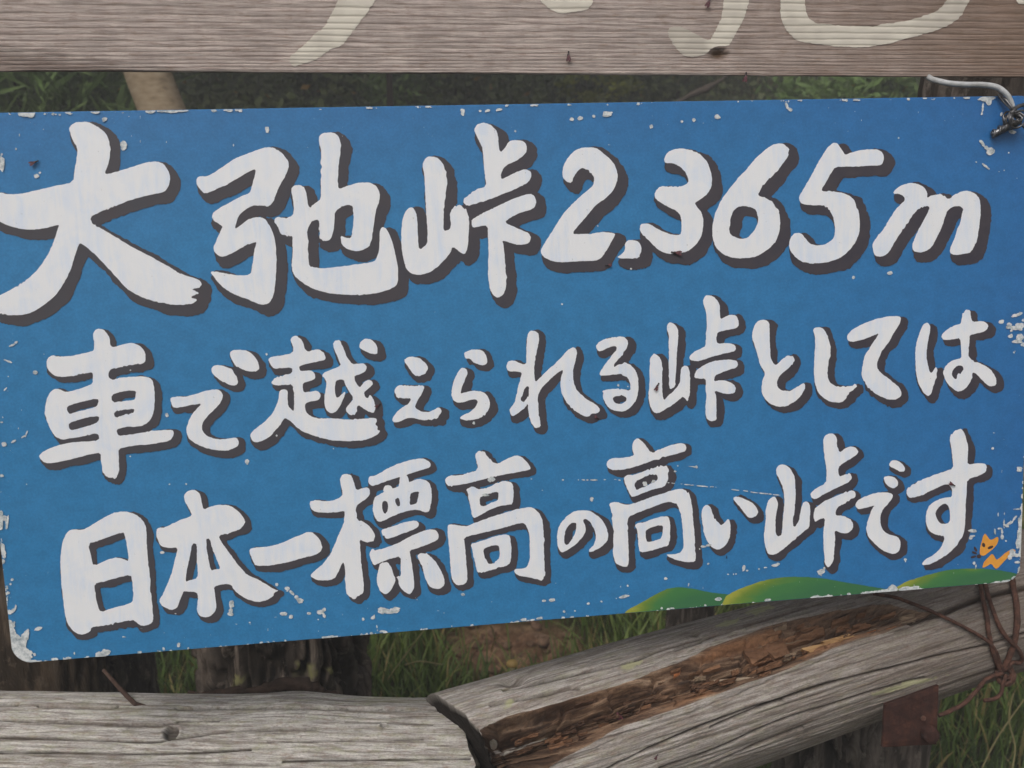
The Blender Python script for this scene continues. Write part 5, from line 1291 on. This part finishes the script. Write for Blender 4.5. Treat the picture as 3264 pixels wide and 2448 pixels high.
# right hand post: behind the sign's corner, carries bracket and rail
pr = post_mesh('right_post', 0.585, 1.335, -0.1, 1.95, .080, .080, 5, bark=.0022, lean=(.036, 0))
o = add_obj('wooden_post', pr, None, BARK3); tag(o, 'grey round post behind the top right corner of the blue sign', 'post')
# left brown post and the dark one beside it
o = add_obj('wooden_post', post_mesh('left_post', -0.80, 1.33, -0.1, 1.14, .135, .125, 6, bark=.004), None, BARK2); tag(o, 'brown weathered post behind the lower left corner of the blue sign', 'post')
o = add_obj('tree_stump', post_mesh('dark_stump', -0.85, 1.62, -0.1, 0.98, .145, .125, 7, bark=.008), None, BARK1); tag(o, 'very dark stump between the brown post and the grass gap', 'stump')
st_ = add_obj('tree_stump', post_mesh('center_stump', -0.405, 1.47, -0.1, 1.0, .150, .133, 8, bark=.022, ns=220, nt=220,
      lic=((757, 2172, 17, 17), (945, 2142, 13, 16), (960, 2135, 20, 22), (995, 2140, 14, 24), (970, 2112, 8, 10), (1062, 2132, 16, 16))), None, BARK1)
tag(st_, 'rough barked stump with yellow lichen spots behind the pale left rail', 'stump')
o = add_obj('tree_stump', post_mesh('small_stump', 0.40, 1.95, -0.1, 0.95, .055, .050, 9, bark=.004, lean=(0.03, 0)), None, BARK3); tag(o, 'narrow grey stump seen just above the rotted rail under the painted hills', 'stump')
# gnarled lower piece under the rail by the plate
me = post_mesh('gnarl', 0.487, 1.235, -0.1, 0.66, .085, .070, 12, bark=.020, lean=(0.0, 0))
o = add_obj('gnarled_post', me, None, bark_mat('gnarled grey wood', srgb(50, 44, 40), srgb(98, 90, 82), srgb(140, 132, 122))); tag(o, 'gnarled grey wooden prop under the rail beside the rusty plate', 'post')

# strip of loose bark along the top of the left rail
def strip_pts():
    src = [(600, 2206), (640, 2212), (720, 2204), (800, 2202), (880, 2186), (960, 2180), (1010, 2196), (1060, 2216), (1120, 2228), (1180, 2230), (1242, 2236)]
    return [W(x, y + 4, depth_on(x, max(y, 2240), AL, BL, .072, .0725) + .055) for x, y in src]
mbk = M('loose dark bark', rough=0.9, spec=0.1); rn = mbk.noise(mbk.coord('Object', (30, 30, 120)), 1.0, 5, 0.7)
mbk.color(mbk.ramp(rn, [(0.3, srgb(38, 30, 26)), (0.7, srgb(88, 72, 62))])); mbk.normal(mbk.bump(rn, .8, .002))
add_obj('bark_strip', tube_mesh('bark_strip', strip_pts(), [.003, .006, .007, .009, .006, .004, .0015], n=80, sides=10, jitter=.5, seed=4), st_, mbk.m)

# ------------------------------------------------------------------ ground: one sheet, rising into a bank behind the fence
def ground_z(x, y):
    z = 0.10 * sstep(1.0, 3.0, y) + 0.15 * (y - 2.4) * (y > 2.4)
    z = z + 2.3 * sstep(4.2, 8.0, y) + 0.03 * np.maximum(y - 8, 0)
    return z + 0.045 * fbm(x * 1.3, y * 1.3, 0, 81, 3) + 0.012 * fbm(x * 9, y * 9, 0, 82, 3)
def dirt_mask(x, y):
    px, py, z = project(np.stack([x, y, ground_z(x, y)], -1))
    a = np.exp(-(((px - 1640) / 300) ** 2 + ((py - 2090) / 100) ** 2))
    return np.clip(1.5 * a + 0.5 * fbm(x * 5, y * 5, 0, 83, 3) - 0.25, 0, 1) * (z > 0.3)
gxs = np.sign(np.linspace(-1, 1, 301)) * np.abs(np.linspace(-1, 1, 301)) ** 3 * 120
gys = np.concatenate([np.linspace(-60, 0, 30, endpoint=False), np.linspace(0, 4, 220, endpoint=False), np.linspace(4, 12, 120, endpoint=False), np.geomspace(12, 80, 40)])
gX, gY = np.meshgrid(gxs, gys)
gZ = ground_z(gX, gY)
# fine crumbs where the soil shows
fine = dirt_mask(gX, gY)
gZ = gZ + 0.02 * fine * fbm(gX * 22, gY * 22, 0, 84, 4)
mg = M('soil and litter', rough=0.95, spec=0.1)
co = mg.coord('Object')
n1 = mg.noise(co, 26, 8, 0.75); n2 = mg.noise(co, 5, 5, 0.6)
soil = mg.ramp(n1, [(0.30, srgb(66, 48, 37)), (0.46, srgb(112, 84, 64)), (0.58, srgb(150, 118, 92)), (0.72, srgb(182, 154, 126))])
litter = mg.ramp(n1, [(0.35, srgb(36, 38, 22)), (0.65, srgb(70, 70, 40))])
mg.color(mg.mix(mg.math('MULTIPLY', mg.attr('dirt'), 1.0), litter, soil)); mg.normal(mg.bump(n1, 0.9, 0.02))
Q = grid_quads(len(gys), len(gxs))
gnd = add_obj('ground', quads_mesh('ground', np.stack([gX, gY, gZ], -1).reshape(-1, 3), Q, smooth=True, attrs={'dirt': fine.ravel()}), None, mg.m)
tag(gnd, kind='structure')

# clods and small stones in the bare patch
def rock(c, r, seed):
    T, Pp = np.meshgrid(np.linspace(0, 2 * math.pi, 10, endpoint=False), np.linspace(0.15, math.pi - 0.15, 6))
    d = np.stack([np.sin(Pp) * np.cos(T), np.sin(Pp) * np.sin(T), 0.7 * np.cos(Pp)], -1)
    rr = r * (1 + 0.35 * vnoise(d[..., 0] * 2 + seed, d[..., 1] * 2, d[..., 2] * 2, seed))
    return (np.asarray(c) + d * rr[..., None]).reshape(-1, 3)
RV = []; RQ = []; base = 0; q0 = grid_quads(6, 10, wrap=True)
for k in range(1300):
    x = rng.normal(0.06, 0.42); y = rng.uniform(2.0, 3.1)
    if rng.random() > dirt_mask(np.array(x), np.array(y)) + .05: continue
    r = 0.004 + 0.016 * rng.random() ** 4
    v = rock((x, y, float(ground_z(np.array(x), np.array(y))) + r * .3), r, k)
    RV.append(v); RQ.append(q0 + base); base += len(v)
o = add_obj('soil_crumbs', quads_mesh('soil_crumbs', np.vstack(RV), np.vstack(RQ), smooth=False), None, None)
mrk = M('crumbly soil', rough=.95, spec=.1); rn = mrk.noise(mrk.coord('Object'), 18, 5, .7); mrk.color(mrk.ramp(rn, [(0.3, srgb(72, 54, 42)), (0.7, srgb(136, 110, 90))]))
o.data.materials.append(mrk.m); tag(o, 'brown crumbs of soil on the bare patch behind the rails', 'soil', kind='stuff')

# ------------------------------------------------------------------ grass
def blades(name, N, region, length, width, droop, seed, mask=None, zf=ground_z, nseg=5):
    r = np.random.default_rng(seed)
    x = r.uniform(region[0], region[1], N); y = r.uniform(region[2], region[3], N)
    if mask is not None:
        keep = r.random(N) < mask(x, y); x = x[keep]; y = y[keep]
    N = len(x)
    cl = fbm(x * 2.3, y * 2.3, 0, seed + 1, 3)
    L = length * (0.45 + 0.8 * r.random(N)) * (1 + 0.6 * cl)
    wd = width * (0.5 + r.random(N))
    az = r.uniform(0, 2 * math.pi, N) + 1.5 * cl
    lean = droop * (0.25 + r.random(N))
    z = zf(x, y)
    t = np.linspace(0, 1, nseg + 1)
    ang = lean[:, None] * (0.25 + 1.5 * t[None, :] ** 1.3)
    dl = L[:, None] / nseg
    hx = np.concatenate([np.zeros((N, 1)), np.cumsum(np.sin(ang[:, :-1]) * dl, 1)], 1)
    hz = np.concatenate([np.zeros((N, 1)), np.cumsum(np.cos(ang[:, :-1]) * dl, 1)], 1)
    cx_, sx_ = np.cos(az)[:, None], np.sin(az)[:, None]
    C = np.stack([x[:, None] + hx * cx_, y[:, None] + hx * sx_, z[:, None] - 0.01 + hz], -1)
    side = np.stack([-sx_, cx_, 0 * sx_], -1)
    tw = r.uniform(-.8, .8, N)[:, None, None]
    side = side * np.cos(tw) + np.array([0, 0, 1.0]) * np.sin(tw) * 0.5
    wprof = (wd[:, None] * (1 - t[None, :] ** 2.2) * (0.6 + 0.8 * np.minimum(t[None, :] * 3, 1)))[..., None] * 0.5
    Lf = C - side * wprof; Rt = C + side * wprof
    V = np.stack([Lf, Rt], 2)                       # N, nseg+1, 2, 3
    V = V.reshape(-1, 3)
    b = np.arange(N)[:, None] * (nseg + 1) * 2 + np.arange(nseg)[None, :] * 2
    Q = np.stack([b, b + 1, b + 3, b + 2], -1).reshape(-1, 4)
    hue = np.repeat(r.random(N) * 0.6 + 0.4 * (0.5 + cl), (nseg + 1) * 2)
    dry = np.repeat((r.random(N) < 0.13).astype(float), (nseg + 1) * 2)
    return quads_mesh(name, V, Q, smooth=True, attrs={'hue': hue, 'dry': dry})
def leaf_mat(name, c1, c2, c3, dryc, trans=0.25):
    m = M(name, rough=0.55, spec=0.3)
    col = m.ramp(m.attr('hue'), [(0.1, c1), (0.5, c2), (0.9, c3)])
    col = m.mix(m.attr('dry'), col, dryc)
    m.color(col)
    tr = m.node('ShaderNodeBsdfTranslucent'); m.l.new(col, tr.inputs['Color'])
    mx = m.node('ShaderNodeMixShader'); mx.inputs[0].default_value = trans
    out = m.n['Material Output']
    m.l.new(m.b.outputs[0], mx.inputs[1]); m.l.new(tr.outputs[0], mx.inputs[2]); m.l.new(mx.outputs[0], out.inputs['Surface'])
    return m.m
GM = leaf_mat('meadow grass', srgb(56, 74, 32), srgb(88, 110, 50), srgb(128, 144, 74), srgb(150, 134, 84))
GM2 = leaf_mat('bank grass', srgb(40, 50, 28), srgb(62, 78, 42), srgb(92, 108, 62), srgb(118, 108, 66))
def nodirt(x, y):
    return np.clip(1.0 - 1.35 * dirt_mask(x, y), 0.05, 1)
g1 = add_obj('grass', blades('grass_near', 30000, (-1.6, 2.2, 1.15, 3.2), .17, .0052, .8, 201, nodirt), None, GM)
tag(g1, 'green meadow grass with a few dry blades under and behind the rails', 'grass', kind='stuff')
g2 = add_obj('grass', blades('grass_far', 26000, (-5, 6, 3.2, 7.5), .30, .010, .9, 202), None, GM2)
tag(g2, 'long darker grass covering the bank behind the sign', 'grass', kind='stuff')

# long single seed stems seen in the gaps
mstm = M('dry grass stem', rough=.8); mstm.color(srgb(150, 140, 96))
def stem(pts, r):
    add = tube_mesh('dry_stem', pts, r, n=20, sides=5)
    return add
for k, q in enumerate([[(1236, 2165), (1290, 2090), (1350, 2010), (1380, 1960)], [(1290, 2120), (1340, 2108), (1410, 2118)], [(3230, 2210), (3215, 2290), (3235, 2380), (3225, 2460)], [(3130, 2448), (3180, 2350), (3264, 2230)]]):
    o = add_obj('dry_stem', stem([W(x, y, (2.05 if k < 2 else 1.7)) for x, y in q], .0016), None, mstm.m)
    tag(o, ['long dry grass stem leaning right behind the left rail end', 'short arched dry stem beside the long leaning one', 'dry stem standing in the bottom right corner grass', 'slanting dry stem crossing the bottom right corner grass'][k], 'grass stem')

# ------------------------------------------------------------------ small mushroom behind the rail
mz = W(1632, 2150, 1.90)
mush = empty('mushroom', mz)
tag(mush, 'tiny yellowish mushroom on the brown soil behind the rotted rail', 'mushroom')
mmu = M('mushroom cap', rough=.5); mmu.color(mmu.ramp(mmu.noise(mmu.coord('Object'), 60, 4, .6), [(0.3, srgb(150, 118, 60)), (0.7, srgb(184, 156, 92))]))
mm2 = M('mushroom stalk', rough=.6); mm2.color(srgb(196, 182, 142))
disc_stack('cap', mz + np.array([0, 0, .022]), (0.05, -.1, 1), [(.006, -.001), (.0115, .001), (.0115, .004), (.009, .0075), (.005, .0095), (.001, .010)], mush, mmu.m, 20)
me = tube_mesh('stalk', [(0, 0, -.06), (0.001, 0, 0), (0.0, 0, .023)], [.006, .0055, .0045], n=10, sides=10); add_obj('stalk', me, mush, mm2.m)

# ------------------------------------------------------------------ trees and shrubs on the bank
def leaves(name, N, c, rad, size, seed, clump=0.6, up=0.0, ratio=0.34):
    r = np.random.default_rng(seed)
    nc = max(6, N // 60)
    cc = r.normal(size=(nc, 3)); cc /= np.linalg.norm(cc, axis=1)[:, None]
    cc *= (r.random(nc) ** 0.45)[:, None]
    ix = r.integers(0, nc, N)
    P = cc[ix] + r.normal(size=(N, 3)) * 0.13
    P = np.asarray(c) + P * np.asarray(rad)
    d = r.normal(size=(N, 3)); d[:, 2] = d[:, 2] * 0.5 + up; d /= np.linalg.norm(d, axis=1)[:, None]
    s_ = np.cross(d, r.normal(size=(N, 3))); s_ /= np.linalg.norm(s_, axis=1)[:, None]
    L = size * (0.5 + r.random(N))[:, None]; Wd = L * ratio
    V = np.stack([P, P + d * L * .45 + s_ * Wd, P + d * L, P + d * L * .45 - s_ * Wd], 1).reshape(-1, 3)
    Q = np.arange(N * 4).reshape(-1, 4)
    hue = np.repeat(0.25 + 0.5 * r.random(nc)[ix] + 0.25 * r.random(N), 4)
    return quads_mesh(name, V, Q, attrs={'hue': hue, 'dry': np.repeat((r.random(N) < .008).astype(float), 4)})
SHM = leaf_mat('shrub leaves', srgb(52, 60, 38), srgb(74, 84, 52), srgb(106, 114, 72), srgb(140, 110, 50), .2)
SHL = leaf_mat('light leaves', srgb(66, 86, 46), srgb(96, 120, 64), srgb(134, 156, 94), srgb(160, 140, 60), .25)
SHY = leaf_mat('yellow green leaves', srgb(80, 88, 28), srgb(112, 116, 36), srgb(136, 140, 50), srgb(150, 130, 50), .25)
TWM = bark_mat('twig bark', srgb(48, 40, 34), srgb(80, 70, 60), srgb(110, 98, 86))
def shrub(px, py, dist, rad, N, size, seed, mat, label, up=0.3, ratio=0.3):
    z0 = W(px, py, dist); c = z0
    gz = float(ground_z(np.array(c[0]), np.array(c[1])))
    root = empty('shrub', (c[0], c[1], gz)); tag(root, label, 'shrub', group='shrubs on the bank behind the sign')
    me = leaves('foliage', N, (0, 0, c[2] - gz), rad, size, seed, up=up, ratio=ratio); add_obj('foliage', me, root, mat)
    for k in range(4):
        a = seed + k * 1.7
        tip = (0.6 * rad[0] * math.cos(a), 0.5 * rad[1] * math.sin(a), max(c[2] - gz, .1) + .4 * rad[2])
        add_obj('stem', tube_mesh('stem', [(0.02 * k, 0, -.05), (tip[0] * .4, tip[1] * .4, tip[2] * .6), tip], [.012, .008, .004], n=10, sides=6), root, TWM)
shrub(120, 300, 3.8, (.50, .4, .34), 3600, .15, 11, SHL, 'light green long leaved shrub at the far left above the sign', 1.0, .055)
shrub(850, 320, 4.4, (.45, .4, .32), 4200, .042, 12, SHM, 'dark green shrub just right of the pale leaning trunk')
shrub(1130, 330, 4.8, (.45, .4, .22), 3200, .05, 13, SHL, 'pale mossy green shrub left of the thin dark trunk', .5, .16)
shrub(1440, 310, 5.0, (.6, .5, .34), 5200, .036, 14, SHM, 'dark shrub just right of the thin dark trunk')
shrub(1900, 280, 5.3, (.22, .2, .10), 900, .03, 15, SHY, 'small yellow green bush in the dark middle of the gap')
shrub(2120, 300, 5.6, (.9, .5, .42), 6200, .036, 16, SHM, 'very dark shrub behind the pale broken branch')
shrub(2790, 300, 4.4, (.42, .3, .24), 3200, .06, 17, SHL, 'mid green bush left of the grey post', .6, .14)
shrub(550, 270, 5.5, (1.0, .5, .5), 6000, .045, 18, SHM, 'dark bush behind the pale leaning trunk')
shrub(2500, 260, 6.4, (1.1, .5, .5), 6000, .045, 19, SHM, 'dark bush between the yellow bush and the grey post')
shrub(1600, 260, 6.8, (1.4, .5, .6), 7000, .045, 20, SHM, 'wide dark bush highest on the bank at the middle')
shrub(-150, 240, 5.4, (1.1, .5, .6), 4200, .07, 22, SHM, 'dark bush behind the light shrub at the far left')
shrub(3350, 260, 6.0, (1.2, .5, .6), 3600, .06, 23, SHM, 'dark bush hidden mostly behind the grey post')

def tree(px, dist, r, label, seed, lean=(0, 0), mat=TWM, h=6.5, crown=True, crown_mat=SHM, base_py=330):
    b = W(px, base_py, dist); gz = float(ground_z(np.array(b[0]), np.array(b[1])))
    b = b - np.array([lean[0], lean[1], 0]) * (b[2] - gz)
    root = empty('tree', (b[0], b[1], gz)); tag(root, label, 'tree', group='trees behind the sign')
    P = [(lean[0] * t, lean[1] * t + .02 * math.sin(t * 2 + seed), -.1 + t) for t in np.linspace(0, h, 9)]
    me = tube_mesh('trunk', P, [r * 1.15, r, r * .8, r * .5], n=60, sides=18, jitter=.10, seed=seed)
    add_obj('trunk', me, root, mat)
    if crown:
        for k in range(7):
            a = k * 2.4 + seed; z = h * (.42 + .08 * k)
            tip = (lean[0] * z + 1.0 * math.cos(a), lean[1] * z + 1.0 * math.sin(a), z + .35)
            add_obj('limb', tube_mesh('limb', [(lean[0] * z, lean[1] * z, z), (tip[0] * .5, tip[1] * .5, z + .25), tip], [r * .35, r * .2, r * .08], n=12, sides=6), root, mat)
        me = leaves('crown', 7000, (lean[0] * h * .75, lean[1] * h * .75, h * .75), (1.5, 1.5, h * .34), .11, seed + 50)
        add_obj('crown', me, root, crown_mat)
    return root
mpale = M('pale peeling bark', rough=.85, spec=.2)
rn = mpale.noise(mpale.coord('Object', (20, 20, 60)), 1.0, 6, .7)
mpale.color(mpale.ramp(rn, [(0.25, srgb(96, 80, 62)), (0.45, srgb(142, 124, 100)), (0.75, srgb(170, 154, 130))])); mpale.normal(mpale.bump(rn, .5, .004))
t1 = tree(545, 3.3, .080, 'pale brown leaning trunk seen in the gap at the left above the sign', 3, lean=(-.30, .02), mat=mpale.m, h=5.5, base_py=350)
me = tube_mesh('branch_stub', [(-.055, -.03, .52), (-.02, -.10, .60), (.04, -.13, .70)], [.045, .038, .030], n=14, sides=12, jitter=.12); add_obj('branch_stub', me, t1, mpale.m)
tree(1244, 4.3, .016, 'thin dark trunk standing straight in the middle of the gap', 5, h=4.0, base_py=345, lean=(-.01, 0))
for k, (px, d, r, lab) in enumerate([(300, 8.5, .11, 'dark trunk far back on the left side of the bank'), (1050, 9.5, .12, 'dark trunk far back left of the middle'), (1750, 8.8, .11, 'dark trunk far back at the middle'), (2350, 9.6, .13, 'dark trunk far back right of the middle'), (3000, 8.6, .12, 'dark trunk far back on the right side')]):
    tree(px, d, r, lab, 20 + k, h=5.5, base_py=260)
# pale broken branch
b0, b1 = W(2168, 330, 3.6), W(2318, 236, 3.7)
br = add_obj('fallen_branch', tube_mesh('fallen_branch', [W(2130, 352, 3.6), W(2190, 308, 3.6), W(2240, 288, 3.62), (b1 + W(2262, 282, 3.64)) / 2, b1, W(2340, 180, 3.75)], [.007, .009, .015, .007, .005, .004], n=40, sides=8, jitter=.3, seed=6), None, BARK3)
tag(br, 'pale grey broken branch sticking up right of the middle of the gap', 'branch')
# ------------------------------------------------------------------ unidentified small dark marks on sign and wood, modelled in the shape of bugs
mi = M('dark insect shell', rough=.4, spec=.5); mi.color(srgb(34, 20, 23))
mwi = M('reddish insect wing', rough=.35, spec=.5); mwi.color(mwi.ramp(mwi.noise(mwi.coord('Object'), 900, 3, .6), [(0.35, srgb(40, 24, 28)), (0.62, srgb(112, 66, 72))]))
mdk = M('black insect shell', rough=.35, spec=.5); mdk.color(srgb(18, 18, 22))
def ellipsoid(c, a, b, n, ra, rb_, rn, k=10):
    T, Pp = np.meshgrid(np.linspace(0, 2 * math.pi, k, endpoint=False), np.linspace(0.05, math.pi - 0.05, 7))
    P = c + (np.cos(Pp) * ra)[..., None] * a + (np.sin(Pp) * np.cos(T) * rb_)[..., None] * b + (np.sin(Pp) * np.sin(T) * rn)[..., None] * n
    return P.reshape(-1, 3), grid_quads(7, k, wrap=True)
def bug_mark(P, a, n, size, label, mat, wings=True):
    size = size * .78
    P = np.asarray(P); a = unit(a - n * (a @ n)); b = np.cross(n, a)
    root = empty('bug_mark', P); tag(root, label, 'bug_mark', group='tiny bug-shaped marks on the sign and the wood')
    z = np.zeros(3)
    V, Q = ellipsoid(z + n * size * .16, a, b, n, size * .5, size * .17, size * .15); add_obj('abdomen', quads_mesh('abdomen', V, Q, smooth=True), root, mat)
    V, Q = ellipsoid(a * size * .56 + n * size * .15, a, b, n, size * .14, size * .13, size * .12); add_obj('head', quads_mesh('head', V, Q, smooth=True), root, mat)
    if wings:
        for s in (-1, 1):
            d = unit(-a + b * s * .22); e = np.cross(n, d); o_ = a * size * .25 + n * size * .30
            pts = [o_ + d * size * t + e * size * w + n * size * .05 * math.sin(t * 3) for t, w in ((0, .02), (.35, .16), (.75, .2), (1.0, .06), (.95, -.1), (.5, -.12))]
            add_obj('wing', mesh_np('wing', np.array(pts), list(range(6)), [0]), root, mwi.m)
def s_at(x, y): return ray_plane(x, y, SO + SN * .001, SN)
for x, y, sz, ang, lab, mt, w in (
    (110, 518, .0085, 20, 'tiny dark bug-shaped mark on the blue at the far left of the first line', mdk, True),
    (2154, 806, .0105, 170, 'tiny reddish bug-shaped mark at the foot of the white figure 3', mi, True),
    (2093, 1232, .0085, 60, 'tiny reddish bug-shaped mark on the lower left of the second line mountain pass character', mi, True),
    (1204, 1292, .0060, 30, 'tiny dark red bug-shaped mark at the right end of the kanji below the first line', mi, True),
    (1902, 1331, .0065, -40, 'tiny dark red bug-shaped mark on the shadow of the hiragana in the middle line', mi, True),
    (1939, 845, .0065, 180, 'tiny blue black bug-shaped mark between the figure 2 and the decimal point', mdk, True),
    (2316, 1776, .0042, 90, 'tiny round black beetle-shaped mark under the small hiragana of the third line', mdk, False),
    (3033, 1543, .0085, -30, 'tiny crimson bug-shaped mark on the last hiragana of the third line', mi, True)):
    t = math.radians(ang); bug_mark(s_at(x, y), SU * math.cos(t) - SV * math.sin(t), SN, sz, lab, mt.m, w)
for x, y, sz, ang, lab in ((1811, 180, .0100, 85, 'tiny reddish bug-shaped mark low on the grey plank near its middle'), (2374, 246, .0100, 75, 'tiny reddish bug-shaped mark on the bottom edge of the grey plank'), (2257, 8, .0105, 60, 'tiny reddish bug-shaped mark high on the grey plank between two strokes')):
    t = math.radians(ang); P = ray_plane(x, y, PL_A + pn * .0008, pn); bug_mark(P, pu * math.cos(t) + pv * math.sin(t), pn, sz, lab, mi.m)
for x, y, sz, sk, ang, lab in ((1981, 2287, .016, .034, -35, 'dark red bug-shaped mark inside the rotted hollow of the right rail'), (2092, 2411, .0065, -.001, 55, 'tiny dark bug-shaped mark on the pale lower half of the right rail')):
    P = on_log(x, y, -sk); t = math.radians(ang); bug_mark(P, RIGHT * math.cos(t) + UP * math.sin(t), -FWD, sz, lab, mi.m)

# ------------------------------------------------------------------ haze volume added to lift the dark tones
hz = bpy.data.meshes.new('haze')
x0, x1, y0, y1, z0, z1 = -121, 121, -61, 81, -3.0, 12.0
hz.from_pydata([(x0, y0, z0), (x1, y0, z0), (x1, y1, z0), (x0, y1, z0), (x0, y0, z1), (x1, y0, z1), (x1, y1, z1), (x0, y1, z1)], [],
               [(0, 3, 2, 1), (4, 5, 6, 7), (0, 1, 5, 4), (1, 2, 6, 5), (2, 3, 7, 6), (3, 0, 4, 7)])
mhz = bpy.data.materials.new('added_haze'); mhz.use_nodes = True
nt_ = mhz.node_tree; nt_.nodes.remove(nt_.nodes['Principled BSDF'])
vp = nt_.nodes.new('ShaderNodeVolumePrincipled'); vp.inputs['Density'].default_value = HAZE_D; vp.inputs['Color'].default_value = (.93, .94, .95, 1)
nt_.links.new(vp.outputs[0], nt_.nodes['Material Output'].inputs['Volume'])
ho = add_obj('haze', hz, None, mhz); tag(ho, kind='stuff', label='thin pale haze volume added to lift the dark tones', cat='added_haze')
